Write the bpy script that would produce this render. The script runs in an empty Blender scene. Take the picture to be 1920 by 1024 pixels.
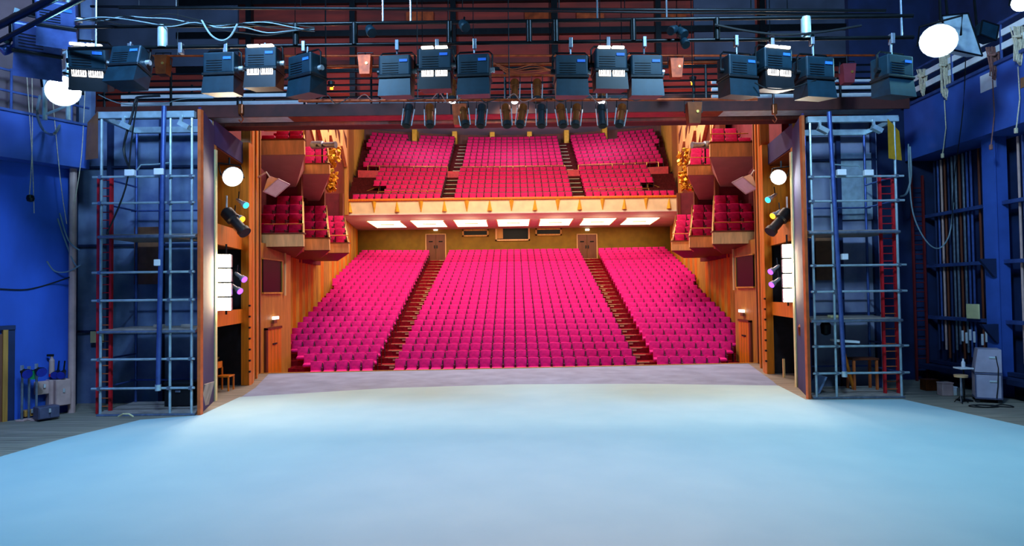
import bpy, bmesh, math, random
from mathutils import Vector, Matrix, Euler
random.seed(11)
PI = math.pi
R = math.radians
SC = bpy.context.scene
COL = SC.collection

# ------------------------------------------------------------------ camera
FPX = 1200.0
CAM = Vector((0.0, 0.0, 3.0))
CAM_ROT = (Matrix.Rotation(R(0.2), 3, 'Z') @ Matrix.Rotation(R(90 + 1.575), 3, 'X') @ Matrix.Rotation(R(-0.69), 3, 'Z'))
cd = bpy.data.cameras.new('camera')
cd.sensor_width = 36.0
cd.lens = 36.0 * FPX / 1920.0
cd.clip_end = 300
co = bpy.data.objects.new('camera', cd)
co.matrix_world = Matrix.Translation(CAM) @ CAM_ROT.to_4x4()
COL.objects.link(co)
SC.camera = co

def at(px, py, d):
    """world point seen at pixel px, py of the 1920x1024 photograph at depth Y = d"""
    r = CAM_ROT @ Vector(((px - 960) / FPX, -(py - 512) / FPX, -1))
    return CAM + r * (d / r.y)

# ------------------------------------------------------------------ world, exposure, large lights
w = bpy.data.worlds.new('world'); SC.world = w
w.use_nodes = True
w.node_tree.nodes['Background'].inputs[0].default_value = (0.10, 0.20, 0.55, 1)
w.node_tree.nodes['Background'].inputs[1].default_value = 0.05
SC.view_settings.view_transform = 'Standard'
SC.view_settings.look = 'None'
SC.view_settings.exposure = 0.0
SC.view_settings.gamma = 1.0
SC.view_settings.use_curve_mapping = False
SC.cycles.max_bounces = 6
SC.cycles.sample_clamp_indirect = 6.0
SC.cycles.caustics_reflective = False
SC.cycles.caustics_refractive = False

def light(kind, name, loc, power, col, aim=None, size=0.3, spot=90, blend=0.6, size_y=None, parent=None):
    l = bpy.data.lights.new(name, kind)
    l.energy = power
    l.color = col
    if kind == 'AREA':
        l.size = size
        if size_y:
            l.shape = 'RECTANGLE'; l.size_y = size_y
    else:
        l.shadow_soft_size = size
    if kind == 'SPOT':
        l.spot_size = R(spot); l.spot_blend = blend
    o = bpy.data.objects.new(name, l)
    o.location = loc
    if aim is not None:
        o.rotation_euler = (Vector(aim) - Vector(loc)).to_track_quat('-Z', 'Y').to_euler()
    COL.objects.link(o)
    if parent:
        o.parent = parent
        o.location = Vector(loc) - origin(parent)
    return o

BLUE = (0.30, 0.62, 1.0)
WARM = (1.0, 0.62, 0.30)
# added unseen lamps over the stage tint the floor, pinkish middle and cyan sides
for ly in (1.5, 8.0):
    light('SPOT', 'fly_lamp', (0.4, ly, 9.5), 2100, (1.0, 0.60, 0.60), (0.4, ly + 0.5, 0), 0.6, 74, 1.0)
    for lx in (-7.5, 7.5):
        light('AREA', 'fly_lamp', (lx, ly, 13.5), 75, (0.10, 0.90, 1.0), (lx * 0.9, ly + 1, 0), 2.2)
# added unseen lights without fixtures brighten the auditorium ceiling
for lx in (-7.0, 0.0, 7.0):
    light('AREA', 'cove_lamp', (lx, 49.0, 16.8), 330, (0.70, 0.72, 1.0), (lx * 0.9, 58.0, 18.8), 1.2)
# added unseen fill lights brighten the stage house walls
light('AREA', 'side_lamp', (-6.0, 7.5, 11.5), 900, (0.30, 0.50, 1.0), (-13.0, 16.5, 4.0), 1.5)
light('AREA', 'side_lamp', (-4.5, 8.5, 10.5), 800, (0.35, 0.68, 1.0), (-10.0, 18.4, 5.6), 1.0)
light('AREA', 'side_lamp', (4.5, 8.5, 10.5), 1000, (0.40, 0.72, 1.0), (10.0, 20.0, 5.8), 1.0)
light('AREA', 'side_lamp', (6.0, 7.5, 11.5), 420, (0.20, 0.38, 1.0), (13.0, 19.0, 4.0), 1.5)
# house lights in the auditorium ceiling
for lx in (-7.5, 0, 7.5):
    for ly, p in ((29.0, 1250), (35.5, 1100), (43.0, 130), (53.0, 50)):
        light('AREA', 'house_light', (lx, ly, 17.75), p, (1.0, 0.80, 0.66), (lx, ly + 1.5, 0), 1.6)

# ------------------------------------------------------------------ materials
MATS = {}
def srgb(c):
    if isinstance(c, str):
        c = [int(c[i:i + 2], 16) / 255 for i in (0, 2, 4)]
    return tuple(((x / 12.92) if x <= 0.04045 else ((x + 0.055) / 1.055) ** 2.4) for x in c)

def mat(name, col, rough=0.6, metal=0.0, var=0.18, scale=6.0, bump=0.0, emit=0.0, stretch=(1, 1, 1), col2=None, spec=0.4):
    m = bpy.data.materials.new(name); m.use_nodes = True
    nt = m.node_tree; N = nt.nodes; L = nt.links
    b = N['Principled BSDF']
    c = srgb(col)
    b.inputs['Roughness'].default_value = rough
    b.inputs['Metallic'].default_value = metal
    b.inputs['Specular IOR Level'].default_value = spec
    if emit:
        b.inputs['Base Color'].default_value = (*c, 1)
        b.inputs['Emission Color'].default_value = (*c, 1)
        b.inputs['Emission Strength'].default_value = emit
    tc = N.new('ShaderNodeTexCoord'); mp = N.new('ShaderNodeMapping')
    mp.inputs['Scale'].default_value = stretch
    L.new(tc.outputs['Object'], mp.inputs['Vector'])
    ns = N.new('ShaderNodeTexNoise'); ns.inputs['Scale'].default_value = scale; ns.inputs['Detail'].default_value = 5
    L.new(mp.outputs[0], ns.inputs['Vector'])
    if not emit:
        cr = N.new('ShaderNodeValToRGB')
        d = srgb(col2) if col2 else tuple(x * (1 - var * 2) for x in c)
        cr.color_ramp.elements[0].color = (*[max(x, 0) for x in d], 1); cr.color_ramp.elements[0].position = 0.3
        cr.color_ramp.elements[1].color = (*(c if col2 else [min(x * (1 + var), 1) for x in c]), 1); cr.color_ramp.elements[1].position = 0.7
        L.new(ns.outputs['Fac'], cr.inputs['Fac'])
        L.new(cr.outputs['Color'], b.inputs['Base Color'])
    if bump:
        bp = N.new('ShaderNodeBump'); bp.inputs['Strength'].default_value = bump; bp.inputs['Distance'].default_value = 0.02
        L.new(ns.outputs['Fac'], bp.inputs['Height']); L.new(bp.outputs[0], b.inputs['Normal'])
    MATS[name] = m
    return m

mat('mat_blue', 'a8c4ca', 0.85, 0, 0.05, 0.9, col2='a0bec6', spec=0.1)
mat('apron', '8c98b4', 0.8, 0, 0.10, 1.2, bump=0.1, spec=0.15)
mat('boards', '8f8678', 0.65, 0, 0.28, 3.0, bump=0.3, stretch=(0.25, 9, 1))
mat('seat', 'e41a86', 0.75, 0, 0.10, 9, bump=0.15, spec=0.2)
mat('seat_circle', 'c81258', 0.75, 0, 0.12, 9, spec=0.2)
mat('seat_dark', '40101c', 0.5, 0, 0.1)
mat('carpet', '8c1020', 0.9, 0, 0.2, 8, spec=0.1)
mat('stair_dark', '2a1810', 0.9, 0, 0.1)
mat('carpet_dark', '4a1414', 0.9, 0, 0.2, 8, spec=0.1)
mat('nosing', 'd8a878', 0.5, 0, 0.1)
mat('nosing_pale', 'd8caa0', 0.5, 0, 0.1)
mat('wood', 'cc9238', 0.45, 0, 0.16, 2.2, stretch=(6, 6, 0.5))
mat('wood_deep', 'b88038', 0.45, 0, 0.16, 2.2, stretch=(6, 6, 0.5))
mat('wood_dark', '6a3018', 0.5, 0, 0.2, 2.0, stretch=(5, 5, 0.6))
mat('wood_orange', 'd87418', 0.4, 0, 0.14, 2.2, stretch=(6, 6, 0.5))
mat('wood_pale', 'e8b878', 0.5, 0, 0.12, 2.0, stretch=(4, 4, 0.5))
mat('fascia', 'f2dcaa', 0.55, 0, 0.06, 2)
mat('gold', 'd8a030', 0.3, 0.7, 0.15, 5)
mat('gold_paint', 'e6b030', 0.4, 0.15, 0.08, 4)
mat('brass', 'd0a050', 0.3, 0.8, 0.1)
mat('ochre', '8c6a12', 0.7, 0, 0.1, 2)
mat('ceiling', 'd8d0e0', 0.8, 0, 0.03, 1)
mat('soffit', 'ddd0b8', 0.7, 0, 0.06, 1.5)
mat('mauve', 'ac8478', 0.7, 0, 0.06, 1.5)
mat('maroon', '70202c', 0.8, 0, 0.12, 3)
mat('red_wall', '7c2010', 0.7, 0, 0.25, 1.5, stretch=(0.4, 1, 3))
mat('header', '4a1c16', 0.7, 0, 0.25, 2.0)
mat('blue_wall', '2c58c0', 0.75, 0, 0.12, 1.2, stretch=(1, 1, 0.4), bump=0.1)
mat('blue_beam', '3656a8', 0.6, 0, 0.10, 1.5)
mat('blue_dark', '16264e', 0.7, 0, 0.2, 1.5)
mat('blue_panel', '8496b8', 0.65, 0, 0.25, 1.3, col2='4c5c88')
mat('plaster_dark', '6a565c', 0.8, 0, 0.2, 1.2)
mat('lilac_panel', '9a9cb2', 0.65, 0, 0.2, 1.3, col2='6c7090')
mat('maroon_dark', '6a1418', 0.6, 0, 0.1)
mat('grey_panel', '3c4254', 0.7, 0, 0.2, 1.0)
mat('purple_panel', '322a5c', 0.9, 0, 0.12, 1.5, stretch=(1, 1, 0.4))
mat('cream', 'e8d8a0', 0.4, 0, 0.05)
mat('black', '0c0c10', 0.6, 0, 0.1)
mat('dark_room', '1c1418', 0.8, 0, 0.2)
mat('steel_black', '14181c', 0.35, 0.6, 0.15, 8)
mat('steel', '8a94a4', 0.35, 0.7, 0.15, 8)
mat('steel_blue', '4a60a0', 0.4, 0.5, 0.15, 5)
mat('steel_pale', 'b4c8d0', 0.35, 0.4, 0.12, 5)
mat('rust_pipe', 'a04018', 0.4, 0.5, 0.25, 6)  # orange lamp light painted into a rusty metal colour
mat('plank', '9a8c86', 0.7, 0, 0.2, 3, stretch=(1, 6, 1))
mat('red_paint', 'c81c24', 0.45, 0, 0.15, 5)
mat('orange_paint', 'c8602c', 0.5, 0, 0.15, 4)
mat('lamp_teal', '0d2a38', 0.45, 0.2, 0.2, 5)
mat('lamp_black', '10161c', 0.45, 0.2, 0.2, 5)
mat('lamp_bronze', '7a3a14', 0.35, 0.5, 0.2, 5)
mat('lamp_silver', 'c8ccd0', 0.3, 0.6, 0.1, 5)
mat('blue_patch', '2a6ac8', 0.5, 0, 0.05)
mat('cable', '0c1014', 0.5, 0, 0.1)
mat('cable_pale', '7c9098', 0.5, 0, 0.1)
mat('rope', 'd6c2a4', 0.9, 0, 0.15, 20)
mat('rope_brown', '8c5a50', 0.9, 0, 0.15, 20)
mat('case_grey', 'a49cb0', 0.5, 0, 0.08, 3)
mat('case_edge', '5c5c78', 0.4, 0.4, 0.1)
mat('box_pink', 'c49c94', 0.6, 0, 0.12, 3)
mat('white', 'e8e6ea', 0.5, 0, 0.04)
mat('green_gel', '20a060', 0.3, 0, 0.1)
mat('blue_gel', '2030a0', 0.3, 0, 0.1)
mat('yellow_panel', 'd8a020', 0.5, 0, 0.1)
mat('tan_panel', '8c5a3c', 0.5, 0, 0.1)
mat('glass_dark', '0a0a0c', 0.35, 0, 0.1, spec=0.15)
mat('door_brown', '7a4630', 0.5, 0, 0.1, 2, stretch=(5, 5, 0.5))
mat('e_white', 'ffffff', emit=14)
mat('e_flood', 'f0fbff', emit=60)
mat('e_warm', 'fff2d0', emit=24)
mat('e_soffit', 'fff0c8', emit=5)
mat('e_vent', 'fff0e0', emit=5)
mat('e_cyan', '30c8e8', emit=3)
mat('e_amber', 'ffa020', emit=4)
mat('e_violet', '8040f0', emit=4)
mat('e_sign', 'f0f4f0', emit=2)

# ------------------------------------------------------------------ mesh helpers
def origin(o):
    while o.parent:
        o = o.parent
    return o.location

class MB:
    def __init__(s):
        s.v = []; s.f = []
    def add(s, vs, fs):
        n = len(s.v)
        s.v += [Vector(q) for q in vs]
        s.f += [tuple(n + i for i in f) for f in fs]
        return s
    def box(s, x0, x1, y0, y1, z0, z1):
        return s.add([(x0, y0, z0), (x1, y0, z0), (x1, y1, z0), (x0, y1, z0), (x0, y0, z1), (x1, y0, z1), (x1, y1, z1), (x0, y1, z1)],
                     [(0, 3, 2, 1), (4, 5, 6, 7), (0, 1, 5, 4), (1, 2, 6, 5), (2, 3, 7, 6), (3, 0, 4, 7)])
    def obox(s, c, size, rot=None):
        hx, hy, hz = size[0] / 2, size[1] / 2, size[2] / 2
        t = MB().box(-hx, hx, -hy, hy, -hz, hz)
        M = rot.to_matrix() if isinstance(rot, Euler) else (rot or Matrix.Identity(3))
        return s.add([Vector(c) + M @ q for q in t.v], t.f)
    def hexa(s, b, t):
        """b, t: four points each (same order round)"""
        return s.add(list(b) + list(t), [(0, 3, 2, 1), (4, 5, 6, 7), (0, 1, 5, 4), (1, 2, 6, 5), (2, 3, 7, 6), (3, 0, 4, 7)])
    def prism(s, poly, z0, z1):
        n = len(poly)
        vs = [(x, y, z0) for x, y in poly] + [(x, y, z1) for x, y in poly]
        fs = [tuple(range(n))[::-1], tuple(range(n, 2 * n))] + [(i, (i + 1) % n, n + (i + 1) % n, n + i) for i in range(n)]
        return s.add(vs, fs)
    def wallseg(s, a, b, z0, z1, th):
        """upright slab from plan point a to b, thickness th to the left of a->b"""
        a = Vector(a); b = Vector(b)
        d = (b - a).normalized(); n = Vector((-d.y, d.x)) * th
        return s.prism([tuple(a), tuple(b), tuple(b + n), tuple(a + n)], z0, z1)
    def cone(s, p0, p1, r0, r1, n=10, caps=True):
        p0 = Vector(p0); p1 = Vector(p1)
        d = (p1 - p0)
        if d.length < 1e-6: return s
        d.normalize()
        u = d.orthogonal().normalized(); w_ = d.cross(u)
        vs = []
        for p, r in ((p0, r0), (p1, r1)):
            for i in range(n):
                a = 2 * PI * i / n
                vs.append(p + (u * math.cos(a) + w_ * math.sin(a)) * r)
        fs = [(i, (i + 1) % n, n + (i + 1) % n, n + i) for i in range(n)]
        if caps: fs += [tuple(range(n))[::-1], tuple(range(n, 2 * n))]
        return s.add(vs, fs)
    def tube(s, p0, p1, r, n=8):
        return s.cone(p0, p1, r, r, n)
    def path(s, pts, r, n=6):
        pts = [Vector(p) for p in pts]
        rings = []
        up = Vector((0.13, 0.31, 0.94))
        for i, p in enumerate(pts):
            d = (pts[min(i + 1, len(pts) - 1)] - pts[max(i - 1, 0)]).normalized()
            u = d.cross(up)
            u = u.normalized() if u.length > 1e-4 else d.orthogonal().normalized()
            w_ = u.cross(d)
            rings.append([p + (u * math.cos(2 * PI * k / n) + w_ * math.sin(2 * PI * k / n)) * r for k in range(n)])
        vs = [q for ring in rings for q in ring]
        fs = []
        for i in range(len(pts) - 1):
            for k in range(n):
                fs.append((i * n + k, i * n + (k + 1) % n, (i + 1) * n + (k + 1) % n, (i + 1) * n + k))
        fs += [tuple(range(n))[::-1], tuple(range((len(pts) - 1) * n, len(pts) * n))]
        return s.add(vs, fs)
    def lathe(s, prof, p0, p1, n=16):
        """profile of (t, r) along p0->p1, t in metres"""
        p0 = Vector(p0); d = (Vector(p1) - p0).normalized()
        for (t0, r0), (t1, r1) in zip(prof, prof[1:]):
            if abs(t1 - t0) < 1e-6: t1 += 1e-4
            s.cone(p0 + d * t0, p0 + d * t1, max(r0, 1e-4), max(r1, 1e-4), n)
        return s
    def rbox(s, c, size, bev, rot=None, seg=2):
        bm = bmesh.new(); bmesh.ops.create_cube(bm, size=1)
        for q in bm.verts: q.co = Vector((q.co.x * size[0], q.co.y * size[1], q.co.z * size[2]))
        bmesh.ops.bevel(bm, geom=list(bm.edges), offset=bev, segments=seg, profile=0.5, affect='EDGES')
        M = rot.to_matrix() if isinstance(rot, Euler) else (rot or Matrix.Identity(3))
        bm.verts.index_update()
        vs = [Vector(c) + M @ q.co for q in bm.verts]; fs = [tuple(q.index for q in f.verts) for f in bm.faces]
        bm.free()
        return s.add(vs, fs)
    def build(s, name, m, parent=None, local=False, smooth=False):
        off = Vector((0, 0, 0))
        if parent is not None and not local: off = origin(parent)
        if parent is None and not local and s.v:
            lo = [min(q[i] for q in s.v) for i in range(3)]; hi = [max(q[i] for q in s.v) for i in range(3)]
            off = Vector(((lo[0] + hi[0]) / 2, (lo[1] + hi[1]) / 2, lo[2]))
        me = bpy.data.meshes.new(name)
        me.from_pydata([tuple(q - off) for q in s.v], [], s.f)
        me.materials.append(MATS[m])
        bm = bmesh.new(); bm.from_mesh(me); bmesh.ops.recalc_face_normals(bm, faces=bm.faces); bm.to_mesh(me); bm.free()
        if smooth:
            for p in me.polygons: p.use_smooth = True
            try: me.set_sharp_from_angle(angle=R(40))
            except Exception: pass
        o = bpy.data.objects.new(name, me); COL.objects.link(o)
        if parent is not None: o.parent = parent
        elif not local: o.location = off
        return o

def tag(o, label=None, cat=None, group=None, kind=None):
    if label: o['label'] = label
    if cat: o['category'] = cat
    if group: o['group'] = group
    if kind: o['kind'] = kind
    return o
def thing(name, label, cat, loc=(0, 0, 0), group=None, rz=0, kind=None):
    o = bpy.data.objects.new(name, None); COL.objects.link(o)
    o.location = loc; o.rotation_euler = (0, 0, rz); o.empty_display_size = 0.2
    return tag(o, label, cat, group, kind)
def struct(o, label, cat):
    return tag(o, label, cat, None, 'structure')
def dup(root, loc=None, rz=None, label=None, parent=None):
    c = root.copy(); COL.objects.link(c); c.parent = parent
    if loc is not None: c.location = loc
    if rz is not None: c.rotation_euler = (0, 0, rz)
    if label: c['label'] = label
    for ch in root.children: dup(ch, parent=c)
    return c
ORD = ['first', 'second', 'third', 'fourth', 'fifth', 'sixth', 'seventh', 'eighth', 'ninth', 'tenth', 'eleventh', 'twelfth', 'thirteenth',
       'fourteenth', 'fifteenth', 'sixteenth', 'seventeenth', 'eighteenth', 'nineteenth', 'twentieth']
SIDE = {-1: 'left', 1: 'right'}
# ================================================================== THE STAGE HOUSE
# stage floor: worn boards, blue dance mat on top, apron to the stage edge
mb = MB(); mb.prism([(-17, -4), (17, -4), (17, 21.5), (10.2, 25.6), (-10.2, 24.0), (-17, 20.5)], -0.5, 0.0)
struct(mb.build('floor', 'boards'), 'worn grey-brown timber boards of the stage floor showing at the sides', 'floor')
mb = MB(); mb.prism([(-9.6, -4), (10.4, -4), (10.75, 6), (10.75, 13.5), (10.2, 17.0), (7.7, 17.1), (8.0, 19.6), (4, 20.3), (0, 20.5), (-4, 20.0), (-8.0, 18.6), (-7.8, 15.9), (-9.0, 15.4), (-9.5, 13.5), (-9.65, 12)], 0.0, 0.012)
tag(mb.build('stage_mat', 'mat_blue'), 'large pale blue dance mat covering the middle of the stage', 'mat')
mb = MB(); mb.prism([(-7.9, 18.3), (7.9, 19.3), (8.2, 20.5), (9.2, 25.4), (-9.2, 23.95), (-8.3, 20.5)], 0.0, 0.008)
struct(mb.build('floor_apron', 'apron'), 'worn grey-lilac apron floor between the blue mat and the stage edge', 'floor')
mb = MB(); mb.prism([(-10.0, 23.98), (10.0, 25.55), (10.0, 25.67), (-10.0, 24.1)], -0.6, 0.02)
struct(mb.build('trim_1', 'wood_deep'), 'thin timber lip along the front edge of the stage', 'trim')

# left stage wall, slanted in plan, and its return
La = Vector((-15.1, 11.0)); Lb = Vector((-11.55, 16.75))
mb = MB(); mb.wallseg(Lb, La, 0, 15, -0.3)
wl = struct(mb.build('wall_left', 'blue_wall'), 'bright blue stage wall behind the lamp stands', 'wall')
dq = (La - Lb).normalized(); nq = Vector((-dq.y, dq.x)); nq = nq if nq.x > 0 else -nq
mb = MB(); mb.prism([tuple(Lb), tuple(La), tuple(La + nq * 0.04), tuple(Lb + nq * 0.04)], 7.5, 15); mb.build('upper_plaster', 'plaster_dark', wl)
mb = MB(); mb.box(-15.4, -15.1, -5, 11.2, 0, 15)
struct(mb.build('wall_left.001', 'blue_wall'), 'blue stage wall running past the frame on the left', 'wall')
mb = MB(); mb.box(13.6, 13.9, -5, 20.7, 0, 15)
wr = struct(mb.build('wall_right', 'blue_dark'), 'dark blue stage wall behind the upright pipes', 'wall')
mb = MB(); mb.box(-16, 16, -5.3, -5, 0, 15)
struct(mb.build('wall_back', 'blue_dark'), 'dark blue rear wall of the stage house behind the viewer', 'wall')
mb = MB(); mb.box(-16, 16, -5, 21.5, 15.0, 15.3)
struct(mb.build('ceiling', 'black'), 'black ceiling high above the stage', 'ceiling')
# left recess beside the tower
mb = MB(); mb.box(-12.6, -8.56, 17.9, 18.1, 0, 7.95); mb.box(-12.6, -11.9, 17.9, 18.1, 7.95, 15)
w1 = struct(mb.build('wall_front_left', 'blue_panel'), 'blue-grey panelled wall behind the scaffold tower with the leaning blue pole', 'wall')
for x in (-11.3, -9.85, -8.75):
    MB().box(x - 0.06, x + 0.06, 17.78, 17.9, 0, 7.95).build('upright', 'blue_dark', w1)
for z in (2.0, 4.4, 6.6):
    MB().box(-12.5, -8.6, 17.81, 17.9, z - 0.03, z + 0.03).build('cross_rail', 'blue_dark', w1)
MB().box(-10.6, -9.8, 17.8, 17.9, 3.3, 4.9).build('panel', 'tan_panel', w1)
mb = MB(); mb.wallseg((-11.55, 16.75), (-12.3, 18.0), 0, 15, 0.2)
struct(mb.build('wall_left_return', 'blue_dark'), 'dark blue return wall beside the red ladder', 'wall')
mb = MB(); mb.box(8.62, 10.95, 19.2, 19.4, 0, 8.0)
w2 = struct(mb.build('wall_front_right', 'lilac_panel'), 'blue-grey panelled wall behind the scaffold tower beside the yellow panel', 'wall')
for x in (8.85, 9.75, 10.8):
    MB().box(x - 0.06, x + 0.06, 19.08, 19.2, 0, 8.0).build('upright', 'blue_dark', w2)
for z in (2.2, 4.6, 6.8):
    MB().box(8.7, 10.9, 19.11, 19.2, z - 0.03, z + 0.03).build('cross_rail', 'blue_dark', w2)
MB().box(9.0, 9.7, 19.1, 19.2, 3.2, 4.5).build('panel', 'tan_panel', w2)
MB().box(9.8, 10.9, 19.12, 19.2, 5.0, 7.0).build('panel', 'steel_pale', w2)  # pale panel imitates a bright patch of lamp light on the wall

mb = MB(); mb.box(10.85, 10.95, 19.4, 20.7, 0, 8.0); mb.box(10.95, 13.9, 20.6, 20.8, 0, 15)
struct(mb.build('wall_corner_right', 'blue_dark'), 'dark blue corner wall behind the dim ladder on the right', 'wall')
# proscenium header and the wall above it
mb = MB(); mb.box(-16, 16, 20.9, 21.2, 8.6, 15)
wh = struct(mb.build('wall_proscenium', 'red_wall'), 'dark red-brown wall above the stage opening behind the lamps', 'wall')
for z in (9.25, 10.35, 11.5, 12.6):
    MB().box(-11, 11, 20.72, 20.9, z - 0.1, z + 0.1).build('girder', 'steel_black', wh)
for x in (-8.6, -5.2, -1.9, 1.4, 4.8, 8.2):
    MB().box(x - 0.09, x + 0.09, 20.66, 20.9, 8.7, 14).build('upright', 'steel_black', wh)
for x0, x1 in ((-14.5, -9.0), (6.0, 8.0), (8.4, 11.0), (11.3, 14.5)):
    MB().box(x0, x1, 20.8, 20.9, 10.5, 14.5).build('panel', 'grey_panel', wh)
for x in (-3.0, 0.9, 2.6, 5.3):
    MB().box(x - 0.45, x + 0.45, 20.78, 20.9, 11.9, 12.2).build('plate', 'rust_pipe', wh)
mb = MB(); mb.box(-9.4, 9.4, 20.4, 20.9, 8.36, 9.0)
hd = struct(mb.build('trim_2', 'header'), 'dark brown header beam across the top of the stage opening', 'trim')
MB().box(-9.2, 9.2, 20.3, 20.4, 8.36, 8.44).build('lower_edge', 'wood_dark', hd)
for i in range(9):
    x = -5.1 + i * 1.27
    MB().box(x, x + 1.1, 20.34, 20.4, 8.72, 8.92).build('panel', 'header', hd)

# proscenium sides (left values, mirrored for the right; the right one stands a little deeper)
def prosc(sx, dy):
    s = SIDE[sx]
    def P(x, y): return (sx * -x, y + dy)     # x given for the left side (negative)
    def seg(mb, a, b, z0, z1, th=0.1):
        a = Vector(P(*a)); b = Vector(P(*b))
        if sx < 0: mb.wallseg(a, b, z0, z1, th)
        else: mb.wallseg(a, b, z0, z1, -th)
        return mb
    X = lambda v: sx * abs(v)
    # masking flat between tower and opening
    o = seg(MB(), (-7.90, 16.1), (-8.46, 18.0), 0.0, 7.75, 0.06).build('masking_flat', 'purple_panel')
    tag(o, 'tall purple-blue masking flat beside the %s scaffold tower' % s, 'flat')
    o = MB().box(min(X(8.42), X(8.54)), max(X(8.42), X(8.54)), 18.0 + dy, 18.12 + dy, 0, 7.1).build('trim_%d' % (3 if sx < 0 else 4), 'cream')  # cream colour stands in for light catching this edge
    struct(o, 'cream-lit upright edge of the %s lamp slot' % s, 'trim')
    # jamb with door, lamp slot and upper slot
    j = thing('proscenium_jamb', 'orange timber jamb of the stage opening on the %s with lamp slots' % s, 'jamb', (X(8.7), 19.5 + dy, 0), kind='structure')
    a, b = (-8.55, 18.15), (-8.92, 21.0)
    for z0, z1, m in ((2.05, 2.5, 'wood_orange'), (4.45, 5.05, 'wood_orange'), (7.3, 8.0, 'purple_panel')):
        seg(MB(), a, b, z0, z1, 0.14).build('panel', m, j)
    seg(MB(), a, (-8.6, 18.45), 0, 8.0, 0.14).build('post', 'wood_deep', j)
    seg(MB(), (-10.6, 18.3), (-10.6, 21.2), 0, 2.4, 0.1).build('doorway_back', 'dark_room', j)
    seg(MB(), (-9.7, 18.3), (-9.9, 21.2), 5.0, 7.35, 0.1).build('slot_back', 'wood_deep', j)
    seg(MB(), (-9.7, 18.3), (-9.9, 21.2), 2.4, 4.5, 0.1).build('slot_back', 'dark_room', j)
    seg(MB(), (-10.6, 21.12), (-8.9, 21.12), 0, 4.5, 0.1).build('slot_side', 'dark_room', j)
    seg(MB(), (-10.6, 21.12), (-8.9, 21.12), 4.5, 8.0, 0.1).build('slot_side', 'wood_orange', j)
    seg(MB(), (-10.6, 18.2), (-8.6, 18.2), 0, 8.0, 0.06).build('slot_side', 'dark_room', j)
    for z in (2.42, 4.5, 5.03, 7.3):
        mb = MB(); mb.prism([P(-10.4, 18.3), P(-8.62, 18.3), P(-8.95, 21.1), P(-10.4, 21.1)], z - 0.03, z + 0.03); mb.build('slot_shelf', 'wood_dark', j)
    mb = MB(); mb.box(min(X(8.72), X(8.98)), max(X(8.72), X(8.98)), 21.0 + dy, 21.25 + dy, 0, 8.0)
    p = mb.build('post', 'wood_orange', j)
    for k in range(7):
        z = 0.45 + k * 0.36
        MB().box(min(X(8.68), X(8.73)), max(X(8.68), X(8.73)), 20.98 + dy, 21.06 + dy, z - 0.03, z + 0.03).build('bolt', 'black', p)
    # timber pier between stage and auditorium wall
    o = seg(MB(), (-8.76, 21.25), (-9.9, 25.0), -0.8, 11.5, 0.3).build('wall_pier_%s' % s, 'wood_deep')
    struct(o, 'brown timber pier between the stage opening and the %s boxes' % s, 'wall')
    seg(MB(), (-9.15, 22.6), (-9.22, 22.85), 0, 11.0, -0.04).build('strip', 'wood_orange', o)  # lighter strip draws the thin upright highlight on the pier
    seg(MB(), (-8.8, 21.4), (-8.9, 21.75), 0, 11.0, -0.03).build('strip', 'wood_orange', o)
    seg(MB(), (-9.6, 24.05), (-9.68, 24.3), 0, 11.0, -0.03).build('strip', 'wood_dark', o)
prosc(-1, 0.0)
prosc(1, 1.3)
# ================================================================== THE AUDITORIUM
ROWS, PITCH, D0, SW = 27, 0.9, 27.4, 0.52
def zf(r): return -0.75 + 0.238 * r
def side_skew(x):
    a = abs(x) - 5.6
    return 0.0 if a <= 0 else -(0.19 if x < 0 else 0.13) * a
# stepped stalls floor
mb = MB(); 
for r in range(-3, ROWS + 2):
    y = D0 + r * PITCH - 0.45
    z = zf(max(r, 0) if r < ROWS else ROWS - 1)
    pts = [(x, y + side_skew(x)) for x in (-13.5, -5.6, 5.6, 13.5)] + [(x, y + PITCH + side_skew(x)) for x in (13.5, 5.6, -5.6, -13.5)]
    mb.prism(pts, z - 0.4, z)
fl = struct(mb.build('floor_stalls', 'carpet'), 'raked dark red carpeted floor under the stalls seats', 'floor')
for sx in (-1, 1):
    for r in range(1, ROWS):
        y = D0 + r * PITCH - 0.45; z = zf(r)
        xi, xo = 5.24, 6.0 + 0.65 * r / 26
        x0, x1 = sorted((sx * xi, sx * (xo - 0.05)))
        st = MB().box(x0, x1, y - 0.02, y + 0.5, z - 0.2, z + 0.005).build('step', 'carpet', fl)
        MB().box(x0, x1, y - 0.05, y, z - 0.02, z + 0.02).build('nosing', 'nosing', st)
        if r < 18:
            xm = sx * (xi + (xo - xi) * 0.42) + 0.05
            MB().box(xm - 0.11, xm + 0.11, y - 0.035, y - 0.018, z - 0.14, z - 0.06).build('row_plate', 'nosing', st)

# ---- seat prototype (front faces -Y, origin on the floor under its middle)
SIDEPROF = [(-0.16, 0.0), (0.16, 0.0), (0.27, 0.80), (0.17, 0.80), (0.12, 0.58), (-0.18, 0.58)]
def seat_parts(root, m='seat', w_=SW, h=0.87):
    MB().rbox((0, 0.20, h - 0.30), (w_ - 0.045, 0.09, 0.60), 0.035, Euler((R(-9), 0, 0))).build('backrest', m, root, local=True, smooth=True)
    MB().rbox((0, -0.06, 0.43), (w_ - 0.06, 0.46, 0.11), 0.04, Euler((R(4), 0, 0))).build('cushion', m, root, local=True, smooth=True)
    MB().rbox((w_ / 2, -0.03, 0.60), (0.055, 0.36, 0.05), 0.012, None, 1).build('armrest', 'seat_dark', root, local=True)
    MB().add([(w_ / 2 + e, y, z) for e in (-0.014, 0.014) for y, z in SIDEPROF], [(0, 1, 2, 3, 4, 5), (11, 10, 9, 8, 7, 6)] + [(i, (i + 1) % 6, 6 + (i + 1) % 6, 6 + i) for i in range(6)]).build('side_panel', 'seat_dark', root, local=True)
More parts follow.
